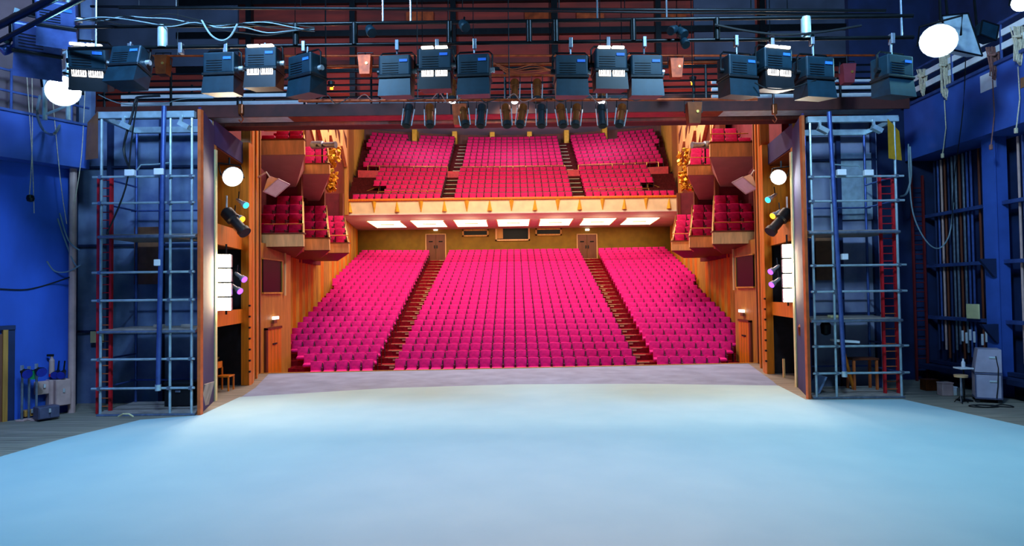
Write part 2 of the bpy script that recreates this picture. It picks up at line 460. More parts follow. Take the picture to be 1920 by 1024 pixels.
proto = thing('theatre_seat', '', 'seat', (0, 0, 0), 'plush seats of the front stalls rows')
seat_parts(proto)
T_SOFT = MB().rbox((0, 0.20, 0.57), (SW - 0.045, 0.09, 0.60), 0.035, Euler((R(-9), 0, 0))).rbox((0, -0.06, 0.43), (SW - 0.06, 0.46, 0.11), 0.04, Euler((R(4), 0, 0)))
T_HARD = MB().rbox((SW / 2, -0.03, 0.60), (0.055, 0.36, 0.05), 0.012, None, 1)
T_HARD.add([(SW / 2 + e, y, z) for e in (-0.014, 0.014) for y, z in SIDEPROF], [(0, 1, 2, 3, 4, 5), (11, 10, 9, 8, 7, 6)] + [(i, (i + 1) % 6, 6 + (i + 1) % 6, 6 + i) for i in range(6)])
def seat_simple(mb, p, rz, h=0.87, arm=None, row_shade=True):
    M = Matrix.Rotation(rz, 3, 'Z'); p = Vector(p)
    mb.add([p + M @ q for q in T_SOFT.v], T_SOFT.f)
    if arm is not None:
        arm.add([p + M @ q for q in T_HARD.v], T_HARD.f)
        if row_shade: arm.obox(p + M @ Vector((0, 0.262, h - 0.27)), (SW - 0.05, 0.03, 0.66), M @ Matrix.Rotation(R(-9), 3, 'X'))  # dark strip stands in for the shade between balcony rows

# stalls seats: the nearest 300 singly, the rest joined
def outer(r):
    return (8.8, 9.45, 9.95, 10.35, 10.7)[r] if r < 5 else 10.75 + 1.5 * (r - 5) / 21
rest = MB(); rest_arm = MB()
count = 0
for r in range(ROWS):
    seats = []
    for i in range(20):
        seats.append(((i - 9.5) * SW, D0 + r * PITCH, 0.0, 'centre', i))
    for sx in (-1, 1):
        xi = 6.02 + 0.65 * r / 26
        n = int((outer(r) - xi + 0.1) / SW)
        for i in range(n):
            x = sx * (xi + SW * (i + 0.5))
            seats.append((x, D0 + r * PITCH + side_skew(x), sx * math.atan(-0.19 if sx < 0 else -0.13), SIDE[sx], i))
    single = count + len(seats) <= 300
    for x, y, rz, blk, i in seats:
        if single:
            count += 1
            rr = 'front row' if r == 0 else '%s row' % ORD[r]
            if blk == 'centre': lab = 'pink plush seat, %s of centre stalls block, %s from the left aisle' % (rr, ORD[i])
            else: lab = 'pink plush seat, %s of %s stalls block, %s from the aisle' % (rr, blk, ORD[i])
            if count == 1: s = proto; s.location = (x, y, zf(r)); s.rotation_euler = (0, 0, rz); s['label'] = lab
            else: dup(proto, (x, y, zf(r)), rz, lab)
        else:
            seat_simple(rest, (x, y, zf(r)), rz, arm=rest_arm, row_shade=False)
rs = rest.build('stalls_seating', 'seat', smooth=True)
tag(rest_arm.build('side_panels', 'seat_dark', rs), kind='stuff')
tag(rs, 'pink plush seats filling the rear rows of the stalls', 'seating', kind='stuff')

# ---- stalls back wall with doors and booth windows
WB = 51.75
mb = MB(); mb.box(-12.9, 12.9, WB, WB + 0.3, 4.5, 9.5)
struct(mb.build('wall_stalls_back', 'ochre'), 'ochre back wall of the stalls under the balcony', 'wall')
def wpt(px, py, d=WB): return at(px, py, d)
def booth(n, x0, x1, y0, y1, label, deep):
    a = wpt(x0, y1); b = wpt(x1, y0)
    o = thing('window_%d' % n, label, 'window', ((a.x + b.x) / 2, WB, a.z), kind='structure')
    MB().box(a.x + 0.1, b.x - 0.1, WB - 0.03, WB - 0.005, a.z + 0.1, b.z - 0.1).build('pane', 'glass_dark', o)
    t = 0.12
    for q in ((a.x, b.x, a.z, a.z + t), (a.x, b.x, b.z - t, b.z), (a.x, a.x + t, a.z, b.z), (b.x - t, b.x, a.z, b.z)):
        MB().box(q[0], q[1], WB - deep, WB - 0.005, q[2], q[3]).build('frame_bar', 'wood_pale' if n == 1 else 'wood', o)
    return o
o1 = booth(1, 929, 993, 424, 452, 'large dark booth window in the middle of the stalls back wall', 0.12)
a = wpt(931, 450); b = wpt(936, 430)
MB().box(a.x, b.x + 0.3, WB - 0.09, WB - 0.031, a.z + 0.1, b.z + 0.1).build('blind', 'wood', o1)
booth(2, 867, 916, 430, 444, 'narrow dark slot window left of the booth window', 0.1)
booth(3, 1004, 1053, 428, 442, 'narrow dark slot window right of the booth window', 0.1)
for n, px in ((1, 817.5), (2, 1101)):
    c = wpt(px, 489); zt = wpt(px, 440).z
    d = thing('door_%d' % n, 'brown double doors at the head of the %s stalls aisle' % ('left' if n == 1 else 'right'), 'door', (c.x, WB, c.z), kind='structure')
    for q in (-1, 1):
        x0, x1 = sorted((c.x, c.x + q * 0.80))
        lf = MB().box(x0 + 0.015, x1 - 0.015, WB - 0.06, WB - 0.005, c.z - 0.2, zt).build('door_leaf', 'door_brown', d)
        xm = (x0 + x1) / 2
        MB().box(xm - 0.16, xm + 0.16, WB - 0.075, WB - 0.06, zt - 0.62, zt - 0.52).build('peep_window', 'glass_dark', lf)
        xh = c.x + q * 0.1
        MB().box(xh - 0.05, xh + 0.05, WB - 0.11, WB - 0.06, zt - 1.12, zt - 0.88).build('handle', 'black', lf)
        MB().box(c.x + q * 0.80 - 0.04, c.x + q * 0.80 + 0.04, WB - 0.1, WB - 0.005, c.z - 0.2, zt + 0.05).build('jamb', 'wood_pale', d)
    MB().box(c.x - 0.84, c.x + 0.84, WB - 0.1, WB - 0.005, zt, zt + 0.06).build('head', 'wood_pale', d)
    e = wpt(817 if n == 1 else 1101, 431)
    tag(MB().rbox((e.x, WB - 0.08, e.z), (0.34, 0.12, 0.16), 0.03).build('exit_light', 'e_sign'), 'small white exit light above the %s stalls doors' % ('left' if n == 1 else 'right'), 'sign')
    # pale framed grille beside it
    g = wpt(790 if n == 1 else 1131, 431)
    gr = thing('wall_grille', 'faint framed grille above and outside the %s stalls doors' % ('left' if n == 1 else 'right'), 'grille', (g.x, WB, g.z - 0.2), )
    MB().box(g.x - 0.45, g.x + 0.45, WB - 0.04, WB - 0.005, g.z - 0.2, g.z + 0.2).build('plate', 'ochre', gr)
    for k in range(4):
        MB().box(g.x - 0.43, g.x + 0.43, WB - 0.055, WB - 0.04, g.z - 0.17 + k * 0.1, g.z - 0.13 + k * 0.1).build('slat', 'ochre', gr)

# ---- side walls of the stalls: upright timber fins
def side_wall(sx):
    s = SIDE[sx]
    def lin(y): return 11.15 + (y - 31) * (12.75 - 11.15) / 20.5
    mb = MB()
    for y0, y1, z1 in ((28.6, 37.0, 4.95), (37.0, 44.0, 9.4), (44.0, 51.9, 9.4)):
        a = Vector((sx * (lin(y0) + 0.2), y0)); b = Vector((sx * (lin(y1) + 0.2), y1))
        mb.wallseg(a, b, -1.2, z1, 0.2 if sx < 0 else -0.2)
    wo = struct(mb.build('wall_auditorium_%s' % s, 'wood_dark'), 'timber-finned wall along the %s side of the stalls' % s, 'wall')
    y = 28.8; k = 0
    while y < 51.2:
        wd = 0.62 if y < 38 else 0.78
        y2 = min(y + wd, 51.6); y1 = y2 - 0.14
        z1 = 4.9 if y < 36.6 else 8.3
        x0 = lin(y); x1 = lin(y1)
        # each fin is wedge shaped: its far edge stands proud
        base = [(sx * (x0 + 0.18), y), (sx * (x1 + 0.18), y1), (sx * (x1 - 0.20), y1), (sx * (x0 + 0.06), y + 0.03)]
        MB().prism(base, -1.0 + max(0, (y - 30)) * 0.2, z1).build('fin', ('wood', 'wood_orange')[k % 2] if random.random() < 0.8 else 'wood_deep', wo)
        y = y2; k += 1
    # wall with door and window beside the stage edge
    dy = 0 if sx < 0 else 1.3
    x = 9.9
    y0, y1 = 25.0 + dy, 28.3 + dy * 0.4
    xa, xb = sorted((sx * x, sx * (x + 0.25)))
    w_ = struct(MB().box(xa, xb, y0, y1, -1.0, 5.0).build('wall_box_%s' % s, 'wood_deep'), 'brown timber wall under the %s boxes with a door and dark window' % s, 'wall')
    f = -sx * 0.03
    n = 3 if sx < 0 else 4
    d = thing('door_%d' % n, 'plain orange timber door beside the %s end of the stage edge' % s, 'door', (sx * x, y0 + 1.0, -0.3), kind='structure')
    yd0, yd1 = (25.25, 26.95) if sx < 0 else (26.75, 28.2)
    xs = sorted((sx * x + f * 0.2, sx * x + f * 2.2))
    lf = MB().box(xs[0], xs[1], yd0 + 0.2, yd1, -0.5, 1.55).build('door_leaf', 'wood_orange', d)
    for k in range(1, 4):
        yy = yd0 + 0.2 + (yd1 - yd0 - 0.2) * k / 4
        xs2 = sorted((sx * x + f * 2.2, sx * x + f * 2.6))
        MB().box(xs2[0], xs2[1], yy - 0.012, yy + 0.012, -0.5, 1.55).build('groove', 'wood_deep', lf)
    xs2 = sorted((sx * x + f * 2.2, sx * x + f * 3.4)); ym = (yd0 + yd1) / 2 + 0.1
    MB().box(xs2[0], xs2[1], ym - 0.22, ym + 0.22, 0.92, 0.98).build('handle', 'black', lf)
    xs3 = sorted((sx * x + f * 0.1, sx * x + f * 3.2))
    MB().box(xs3[0], xs3[1], yd0 + 0.02, yd0 + 0.2, -0.5, 1.62).build('jamb', 'wood_dark', d)
    MB().box(xs3[0], xs3[1], yd0 + 0.02, yd1 + 0.05, 1.55, 1.64).build('head', 'wood_dark', d)
    # little sign above the door
    e = Vector((sx * x + f * 3, yd0 + 1.0, 2.0))
    sg = thing('door_sign', 'small white lamp sign above the orange door on the %s' % s, 'sign', e)
    MB().obox(e, (0.1, 0.5, 0.12)).build('sign_face', 'e_sign', sg)
    MB().obox(e + Vector((0, -0.1, -0.15)), (0.08, 0.3, 0.14)).build('bracket', 'door_brown', sg)
    # dark window
    zw0, zw1 = 3.05, 4.35
    yw0, yw1 = y0 + 0.08, y0 + 2.05
    wn = thing('window_%d' % (4 if sx < 0 else 5), 'dark square window in the timber wall below the %s boxes' % s, 'window', (sx * x, y0 + 1, zw0), kind='structure')
    MB().box(xs[0], xs[0] + 0.04, yw0, yw1, zw0, zw1).build('pane', 'glass_dark', wn)
    for q in ((yw0 - 0.05, yw1 + 0.05, zw0 - 0.06, zw0), (yw0 - 0.05, yw1 + 0.05, zw1, zw1 + 0.05), (yw1, yw1 + 0.07, zw0, zw1)):
        MB().box(xs3[0], xs3[1], q[0], q[1], q[2], q[3]).build('frame_bar', 'wood', wn)
    # white pipe-like conduit beside it
    xp = sx * x + f * 2.5
    tag(MB().tube((xp, yw1 + 0.35, 2.9), (xp, yw1 + 0.35, 4.9), 0.05).build('conduit', 'wood_pale'), 'pale upright conduit beside the dark window under the %s boxes' % s, 'pipe')
side_wall(-1); side_wall(1)

# ---- circle (balcony) : fascia, soffit, stepped floor
CF = 43.8
HW = 11.85
bal = thing('balcony', 'wide cream balcony front with alternating gold triangles', 'balcony', (0, CF, 8.4), kind='structure')
MB().hexa([(-HW, CF + 0.12, 8.42), (HW, CF + 0.12, 8.42), (HW, CF + 0.4, 8.42), (-HW, CF + 0.4, 8.42)], [(-HW, CF, 9.25), (HW, CF, 9.25), (HW, CF + 0.4, 9.25), (-HW, CF + 0.4, 9.25)]).build('fascia', 'fascia', bal)
MB().rbox((0, CF + 0.15, 9.33), (HW * 2, 0.5, 0.16), 0.03).build('cap_rail', 'wood_orange', bal)
orn = [655.5, 701, 744, 789, 833, 875, 918, 959, 1003, 1046, 1087, 1130, 1171, 1212, 1255]
for k, px in enumerate(orn):
    x = at(px, 384, CF).x
    wt, wb_ = (0.03, 0.17) if k % 2 == 0 else (0.17, 0.03)
    dt, db = (0.04, 0.24) if k % 2 == 0 else (0.22, 0.05)
    mb = MB()
    mb.add([(x - wb_, CF + 0.1, 8.5), (x + wb_, CF + 0.1, 8.5), (x, CF + 0.1 - db, 8.5), (x - wt, CF, 9.22), (x + wt, CF, 9.22), (x, CF - dt, 9.22)],
           [(0, 1, 2), (3, 5, 4), (0, 2, 5, 3), (2, 1, 4, 5), (1, 0, 3, 4)])
    mb.build('ornament', 'gold_paint', bal)
MB().hexa([(-HW, CF + 0.1, 8.32), (HW, CF + 0.1, 8.32), (12.7, WB + 0.2, 8.02), (-12.7, WB + 0.2, 8.02)], [(-HW, CF + 0.1, 8.42), (HW, CF + 0.1, 8.42), (12.7, WB + 0.2, 8.4), (-12.7, WB + 0.2, 8.4)]).build('soffit', 'soffit', bal)
def soff(y): return 8.32 - (y - CF) * 0.3 / 8.15
for k in range(7):
    xc = (k - 3) * 3.17 - 0.02
    y0, y1 = 46.8, 50.2
    l = thing('ceiling_light', '%s recessed light panel from the left under the balcony' % ORD[k], 'ceiling light', (xc, (y0 + y1) / 2, soff(48.5)), 'square light panels under the balcony')
    hw = 1.22
    MB().hexa([(xc - hw, y0, soff(y0) - 0.012), (xc + hw, y0, soff(y0) - 0.012), (xc + hw, y1, soff(y1) - 0.012), (xc - hw, y1, soff(y1) - 0.012)],
              [(xc - hw, y0, soff(y0) - 0.002), (xc + hw, y0, soff(y0) - 0.002), (xc + hw, y1, soff(y1) - 0.002), (xc - hw, y1, soff(y1) - 0.002)]).build('diffuser', 'e_soffit', l)
    for q in (-1, 1):
        MB().hexa([(xc + q * hw - 0.05, y0, soff(y0) - 0.06), (xc + q * hw + 0.05, y0, soff(y0) - 0.06), (xc + q * hw + 0.05, y1, soff(y1) - 0.06), (xc + q * hw - 0.05, y1, soff(y1) - 0.06)],
                  [(xc + q * hw - 0.05, y0, soff(y0)), (xc + q * hw + 0.05, y0, soff(y0)), (xc + q * hw + 0.05, y1, soff(y1)), (xc + q * hw - 0.05, y1, soff(y1))]).build('frame_bar', 'fascia', l)
    MB().box(xc - 0.5, xc + 0.5, y0 + 1.2, y0 + 1.6, soff(48) - 0.10, soff(48) - 0.02).build('lamp_holder', 'soffit', l)
    light('POINT', 'panel_lamp', (xc, y0 - 0.8, soff(46) - 1.0), 32, (1.0, 0.86, 0.62), None, 0.15, parent=l)  # added light hanging free below the soffit to brighten it

def crow(y): return 0.017 * max(0, (y - 44.5) / 16.5)
def cy(x, y): return y - crow(y) * x * x
LOW = [(44.75 + 0.8 * i, 9.05 + 0.45 * i) for i in range(7)]
UPP = [(52.4 + 0.86 * i, 12.68 + 0.478 * i) for i in range(9)]
def cwid(y): return 11.6 + (y - 44) * 0.105
mb = MB()
XS = [-1, -0.66, -0.33, 0, 0.33, 0.66, 1]
for lst, p in ((LOW, 0.8), (UPP, 0.86)):
    for y, z in lst:
        wv = cwid(y)
        pts = [(q * wv, cy(q * wv, y - p / 2)) for q in XS] + [(q * wv, cy(q * wv, y + p / 2 + 0.02)) for q in XS[::-1]]
        mb.prism(pts, z - 0.6, z)
wv = cwid(51)
mb.prism([(q * wv, cy(q * wv, 49.9)) for q in XS] + [(q * wv, cy(q * wv, 51.98)) for q in XS[::-1]], 11.4, 11.75)
mb.build('stepped_floor', 'carpet_dark', bal)
# parapet of the cross aisle
pts = [(q * wv, cy(q * wv, 51.75)) for q in XS] + [(q * wv, cy(q * wv, 51.95)) for q in XS[::-1]]
MB().prism(pts, 11.75, 12.72).build('parapet', 'red_paint', bal)
for sx in (-1, 1):
    for lst, xa, xb in ((LOW, 4.25, 5.1), (UPP, 4.3, 5.3)):
        for y, z in lst:
            for h in (0, 1):
                yy = cy(5, y) - 0.42 + h * 0.42; zz = z - (0.0 if h else 0.22) + 0.01
                x0, x1 = sorted((sx * xa, sx * xb))
                st = MB().box(x0, x1, yy, yy + 0.5, zz - 0.25, zz).build('step', 'stair_dark', bal)
                MB().box(x0, x1, yy - 0.02, yy + 0.03, zz - 0.025, zz + 0.01).build('nosing', 'nosing_pale', st)
# circle seats, joined (hundreds of the same kind)
cs = MB(); cs_arm = MB()
for lst, tier in ((LOW, 0), (UPP, 1)):
    for ri, (y, z) in enumerate(lst):
        for i in range(16):
            x = (i - 7.5) * SW
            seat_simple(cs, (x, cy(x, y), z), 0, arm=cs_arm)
        for sx in (-1, 1):
            xi = 5.1 if tier == 0 else 5.32
            xo = cwid(y) - 0.3 - (1.9 if tier == 0 and ri in (1, 2) else 0) - (1.2 if tier == 0 and ri > 2 else 0)
            n = int((xo - xi) / SW)
            for i in range(n):
                x = sx * (xi + SW * (i + 0.5))
                if tier == 1 and ri > 6 and abs(abs(x) - 9.0) < 0.5: continue
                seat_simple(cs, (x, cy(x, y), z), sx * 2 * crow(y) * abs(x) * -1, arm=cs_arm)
cso = cs.build('balcony_seating', 'seat_circle', smooth=True)
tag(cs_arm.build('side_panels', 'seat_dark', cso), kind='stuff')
tag(cso, 'deep pink seats filling the rows of the balcony', 'seating', kind='stuff')

# rails in the circle
def rail(label, pts, h, posts, group='brass guard rails in the balcony', r=0.03, mid=False):
    pts = [Vector(p) for p in pts]
    o = thing('guard_rail', label, 'railing', pts[0], group)
    MB().path([p + Vector((0, 0, h)) for p in pts], r).build('top_rail', 'brass', o)
    if mid: MB().path([p + Vector((0, 0, h * 0.5)) for p in pts], r * 0.8).build('middle_rail', 'brass', o)
    L = len(pts) - 1
    for k in range(posts):
        t = k / max(1, posts - 1) * L; i = min(int(t), L - 1); p = pts[i].lerp(pts[i + 1], t - i)
        MB().tube(p, p + Vector((0, 0, h)), r, 6).build('post', 'brass', o)
    return o
for nm, xa, xb, n in (('left', -11.6, -5.3, 8), ('centre', -4.2, 4.2, 9), ('right', 5.3, 11.6, 8)):
    rail('long brass rail on the parapet between balcony tiers, %s section' % nm, [(xa + (xb - xa) * k / 6, cy(xa + (xb - xa) * k / 6, 51.85), 12.72) for k in range(7)], 0.4, n)
for sx in (-1, 1):
    rail('brass rail in front of the second row at the %s side of the balcony' % SIDE[sx], [(sx * 9.6, 45.2, 9.5), (sx * 5.2, 45.2, 9.5)], 0.62, 6)
    rail('short brass rail of the stair opening at the far %s of the balcony' % SIDE[sx], [(sx * 11.4, 45.4, 9.1), (sx * 11.4, 46.9, 9.3), (sx * 9.9, 46.9, 9.9)], 0.9, 5, mid=True)
# back wall of the circle, pilasters, ceiling
mb = MB()
XB = [-14.6 + 29.2 * k / 16 for k in range(17)]
for a, b in zip(XB, XB[1:]):
    mb.wallseg((a, 61.4 - 0.017 * a * a), (b, 61.4 - 0.017 * b * b), 15.5, 18.2, 0.3)
cb = struct(mb.build('wall_circle_back', 'wood_dark'), 'dark brown curved rear wall above the last balcony row', 'wall')
for px in (781, 853, 923, 993, 1062, 1131):
    x = at(px, 262, 60).x; y = 61.4 - 0.017 * x * x
    yb = UPP[7][0] if 900 < px < 1000 else UPP[7][0]
    MB().box(x - 0.22, x + 0.22, y - 1.25, y - 0.05, 16.2, 18.0).build('pilaster', 'gold_paint', cb)
mb = MB(); mb.box(-16, 16, 20.9, 62.5, 18.0, 18.3)
struct(mb.build('ceiling_auditorium', 'ceiling'), 'pale lavender auditorium ceiling above the balcony', 'ceiling')
# circle side walls
def circle_side(sx):
    s = SIDE[sx]
    mb = MB()
    pts = [(11.95, 43.6), (12.4, 47.5), (13.3, 55.0), (13.9, 60.0)]
    for (a, ya), (b, yb) in zip(pts, pts[1:]):
        mb.wallseg((sx * a, ya), (sx * b, yb), 8.4, 18.1, 0.25 if sx < 0 else -0.25)
    o = struct(mb.build('wall_circle_%s' % s, 'wood_deep'), 'timber wall at the %s end of the balcony rows' % s, 'wall')
    y = 51.5
    while y < 58.5:
        x = 12.4 + (y - 47.5) * 0.12; x1 = 12.4 + (y + 0.6 - 47.5) * 0.12
        MB().prism([(sx * (x + 0.1), y), (sx * (x1 + 0.1), y + 0.6), (sx * (x1 - 0.12), y + 0.6), (sx * (x + 0.03), y + 0.04)], 12.5, 18.0).build('fin', 'wood', o)
        y += 0.6
    # upper side wall with pale boards and dark notches, from the boxes to the balcony
    a = Vector((sx * 10.4, 32.0)); b = Vector((sx * 11.5, 43.4)); d = (b - a).normalized(); n = Vector((d.y, -d.x)) * (-sx)   # towards the hall
    if n.x * sx > 0: n = -n
    mb = MB(); mb.prism([tuple(a), tuple(b), tuple(b - n * 0.3), tuple(a - n * 0.3)], 7.5, 18.1)
    o = struct(mb.build('wall_upper_%s' % s, 'wood_dark'), 'upper timber wall with pale boards and dark notches on the %s' % s, 'wall')
    L = (b - a).length
    for k in range(6):
        p = a + d * (L * k / 6 + 0.05); q = a + d * (L * (k + 1) / 6 - 0.05)
        z0 = 11.5 + k * 0.12; z1 = 18.0
        t = 0.08 + 0.12 * (k % 2)
        mb = MB()
        # board with a slanted, notched foot
        pts2 = [p, q]
        vs = [(*(p + n * 0.0), z0 + 0.5), (*(q + n * 0.0), z0 - 0.55), (*(q), z1), (*(p), z1)]
        vs2 = [(*(p + n * t), z0 + 0.5), (*(q + n * t), z0 - 0.55), (*(q + n * t), z1), (*(p + n * t), z1)]
        mb.hexa(vs, vs2)
        bd = mb.build('board', 'wood_pale', o)
        for h in range(2):
            zc = z0 + 1.6 + h * 2.1
            c0 = p.lerp(q, 0.35)
            mb = MB()
            tri = [(*(p.lerp(q, 0.15) + n * (t + 0.03)), zc), (*(p.lerp(q, 0.85) + n * (t + 0.03)), zc - 0.9), (*(p.lerp(q, 0.85) + n * (t + 0.03)), zc - 0.25)]
            tr2 = [(x_ - n.x * 0.04, y_ - n.y * 0.04, z_) for x_, y_, z_ in tri]
            mb.add(tri + tr2, [(0, 1, 2), (3, 5, 4), (0, 3, 4, 1), (1, 4, 5, 2), (2, 5, 3, 0)])
            mb.build('notch', 'wood_dark', bd)
    # pier at the end of the balcony front
    struct(MB().box(min(sx * 11.3, sx * 11.75), max(sx * 11.3, sx * 11.75), 43.45, 43.75, 8.3, 15).build('trim_%d' % (5 if sx < 0 else 6), 'wood_deep'), 'timber pier at the %s end of the balcony front' % s, 'trim')
circle_side(-1); circle_side(1)

# ---- side boxes
def box_balcony(sx, dy, lvl, k, yf, x_in, z0, z1, nrow, nseat, rise):
    s = SIDE[sx]
    yf += dy
    which = {(0, 0): 'lower stage-side box', (0, 1): 'lower middle box', (0, 2): 'lower balcony-side box', (1, 0): 'upper stage-side box', (1, 1): 'upper balcony-side box'}[(lvl, k)]
    xo = 10.6 + 0.3 * k
    dep = 3.42
    def xin(y): return x_in + 1.12 * (y - yf) / 3.45       # the hall side slants outwards to the rear
    V = lambda x, y, z: Vector((sx * x, y, z))
    b = thing('box_balcony', '%s on the %s with cream timber front' % (which, s), 'balcony', (sx * (x_in + 1), yf, z0), kind='structure')
    MB().hexa([V(x_in, yf, z0), V(xo, yf, z0), V(xo, yf + 0.12, z0), V(x_in, yf + 0.12, z0)], [V(x_in, yf - 0.06, z1), V(xo, yf - 0.06, z1), V(xo, yf + 0.12, z1), V(x_in, yf + 0.12, z1)]).build('front_panel', 'wood_pale', b)
    MB().hexa([V(x_in - 0.03, yf - 0.1, z1), V(xo, yf - 0.1, z1), V(xo, yf + 0.2, z1), V(x_in - 0.03, yf + 0.2, z1)], [V(x_in - 0.03, yf - 0.1, z1 + 0.06), V(xo, yf - 0.1, z1 + 0.06), V(xo, yf + 0.2, z1 + 0.06), V(x_in - 0.03, yf + 0.2, z1 + 0.06)]).build('cap_rail', 'wood_dark', b)
    yb = yf + dep
    MB().hexa([V(x_in, yf + 0.12, z0), V(x_in + 0.08, yf + 0.12, z0), V(xin(yb) + 0.08, yb, z0), V(xin(yb), yb, z0)],
              [V(x_in, yf + 0.12, z1 + 0.05), V(x_in + 0.08, yf + 0.12, z1 + 0.05), V(xin(yb) + 0.08, yb, z1 + rise * nrow * 0.9), V(xin(yb), yb, z1 + rise * nrow * 0.9)]).build('side_panel', 'wood_pale', b)
    low = 0.75 if lvl else 0.25
    MB().hexa([V(x_in, yf + 0.05, z0 - 0.02), V(xo, yf + 0.05, z0 - 0.02), V(xo, yb, z0 - low), V(xin(yb) + 0.4, yb, z0 - low)],
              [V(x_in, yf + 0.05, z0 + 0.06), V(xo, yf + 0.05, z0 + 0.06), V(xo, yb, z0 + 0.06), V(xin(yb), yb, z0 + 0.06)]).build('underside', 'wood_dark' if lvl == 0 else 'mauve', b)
    st = MB()
    pt = 0.76
    for r in range(nrow):
        y = yf + 0.72 + r * pt
        ya, yc = y - 0.42, y + pt - 0.42
        q = [(xin(ya) + 0.09, ya), (xo, ya), (xo, yc), (xin(yc) + 0.09, yc)]
        st.hexa([V(x, yy, z0 + 0.05) for x, yy in q], [V(x, yy, z0 + 0.1 + r * rise) for x, yy in q])
    st.build('stepped_floor', 'carpet_dark', b)
    rl = thing('guard_rail', 'brass rail along the front of the %s on the %s' % (which, s), 'railing', V(x_in, yf, z1 + 0.06), 'brass rails on the side boxes')
    zt = z1 + 0.42
    MB().path([V(xo - 0.6, yf + 0.05, zt), V(x_in + 0.05, yf + 0.05, zt)], 0.022).build('top_rail', 'brass', rl)
    MB().tube(V(x_in + 0.05, yf + 0.05, z1 + 0.05), V(x_in + 0.05, yf + 0.05, zt), 0.02).build('post', 'brass', rl)
    ye = yf + 2.6
    MB().path([V(x_in + 0.05, yf + 0.05, zt), V(xin(ye) + 0.05, ye, zt + rise * 3)], 0.022).build('side_rail', 'brass', rl)
    MB().tube(V(xin(ye) + 0.05, ye, z1 + rise), V(xin(ye) + 0.05, ye, zt + rise * 3), 0.02).build('post', 'brass', rl)
    global box_proto
    for r in range(nrow):
        for i in range(nseat):
            y = yf + 0.72 + r * pt
            xx = xin(y) + 0.42 + 0.58 * i
            if xx > (10.4 if lvl else 10.8): continue
            lab = 'crimson armchair, %s row, %s from hall side, %s on the %s' % ('front' if r == 0 else ORD[r], ORD[i], which, s)
            if box_proto is None:
                box_proto = thing('plush_armchair', lab, 'armchair', V(xx, y, z0 + 0.1 + r * rise), 'armchairs in the side boxes')
                seat_parts(box_proto, 'seat_circle', 0.58, 0.92)
            else: dup(box_proto, V(xx, y, z0 + 0.1 + r * rise), 0, lab)
box_proto = None
for sx, dy in ((-1, 0), (1, 1.5)):
    box_balcony(sx, dy, 0, 0, 25.5, 8.4, 4.87, 5.36, 4, 4, 0.5)
    box_balcony(sx, dy, 0, 1, 29.0, 8.38, 4.95, 5.46, 4, 3, 0.48)
    box_balcony(sx, dy, 0, 2, 32.5, 8.4, 5.03, 5.5, 4, 3, 0.42)
    box_balcony(sx, dy, 1, 0, 25.5, 8.36, 8.57, 9.13, 3, 4, 0.4)
    box_balcony(sx, dy, 1, 1, 29.0, 8.36, 8.43, 8.85, 3, 4, 0.4)
    s = SIDE[sx]
    xa, xb = sorted((sx * 11.2, sx * 11.5))
    struct(MB().box(xa, xb, 25 + dy, 37 + dy, 4.6, 18.0).build('wall_boxes_%s' % s, 'maroon'), 'maroon rear wall behind the %s boxes' % s, 'wall')
    for yy in (28.9, 32.4, 35.9):
        xa, xb = sorted((sx * 9.75, sx * 11.3))
        struct(MB().box(xa, xb, yy + dy, yy + 0.15 + dy, 5.0, 8.6).build('wall_partition_%s' % s, 'maroon'), 'maroon partition behind a lower box on the %s, %s from the stage' % (s, ORD[int((yy - 28.9) / 3.4)]), 'wall')
        MB().box(*sorted((sx * 9.6, sx * 9.78)), yy - 0.05 + dy, yy + 0.18 + dy, 5.0, 8.6).build('post', 'wood_dark', bpy.data.objects[[o.name for o in bpy.data.objects if o.name.startswith('wall_partition_%s' % s)][-1]])
    # gold relief sculpture
    c = at(618 if sx < 0 else 1288, 318, 32.15 + (0 if sx < 0 else 1.5))
    g = thing('gold_relief', 'gilded sculpture of clustered scales hanging beside the %s upper boxes' % s, 'sculpture', (c.x, c.y, c.z - 1.2))
    rnd = random.Random(5)
    stem = MB(); stem.path([(c.x, c.y + 0.1, c.z + 1.15), (c.x + sx * -0.05, c.y + 0.1, c.z), (c.x, c.y + 0.1, c.z - 1.05)], 0.08); stem.build('stem', 'gold', g)
    for k in range(110):
        t = rnd.uniform(-1, 1)
        wd = 0.46 if t > 0 else 0.42
        if abs(t) < 0.12: wd = 0.2
        p = c + Vector((rnd.uniform(-wd, wd) + 0.1 * sx * -t, rnd.uniform(-0.18, 0.1), t * 1.1))
        MB().rbox(p, (0.19, 0.06, 0.19), 0.02, Euler((rnd.uniform(-.9, .9), rnd.uniform(-.9, .9), rnd.uniform(-1, 1))), 1).build('scale', 'gold', g)
    # follow spot at the upper boxes
    c = at(604 if sx < 0 else 1322, 272, 29.1 + dy)
    f = thing('follow_spot', 'grey follow spot on a stand above the %s upper box' % s, 'spotlight', (c.x, c.y, c.z - 0.9))
    dr = Vector((-sx * 1.0, -0.25, -0.05)).normalized()
    MB().lathe([(-0.55, 0.13), (-0.5, 0.19), (0.05, 0.19), (0.08, 0.13), (0.6, 0.13), (0.62, 0.16), (0.7, 0.16)], c, c + dr, 14).build('barrel', 'steel', f, smooth=True)
    MB().tube(c + Vector((0, 0, -0.9)), c, 0.04).build('stand', 'steel_black', f)
    MB().obox(c + Vector((0, 0, -0.05)), (0.5, 0.3, 0.1)).build('cradle', 'lamp_black', f)
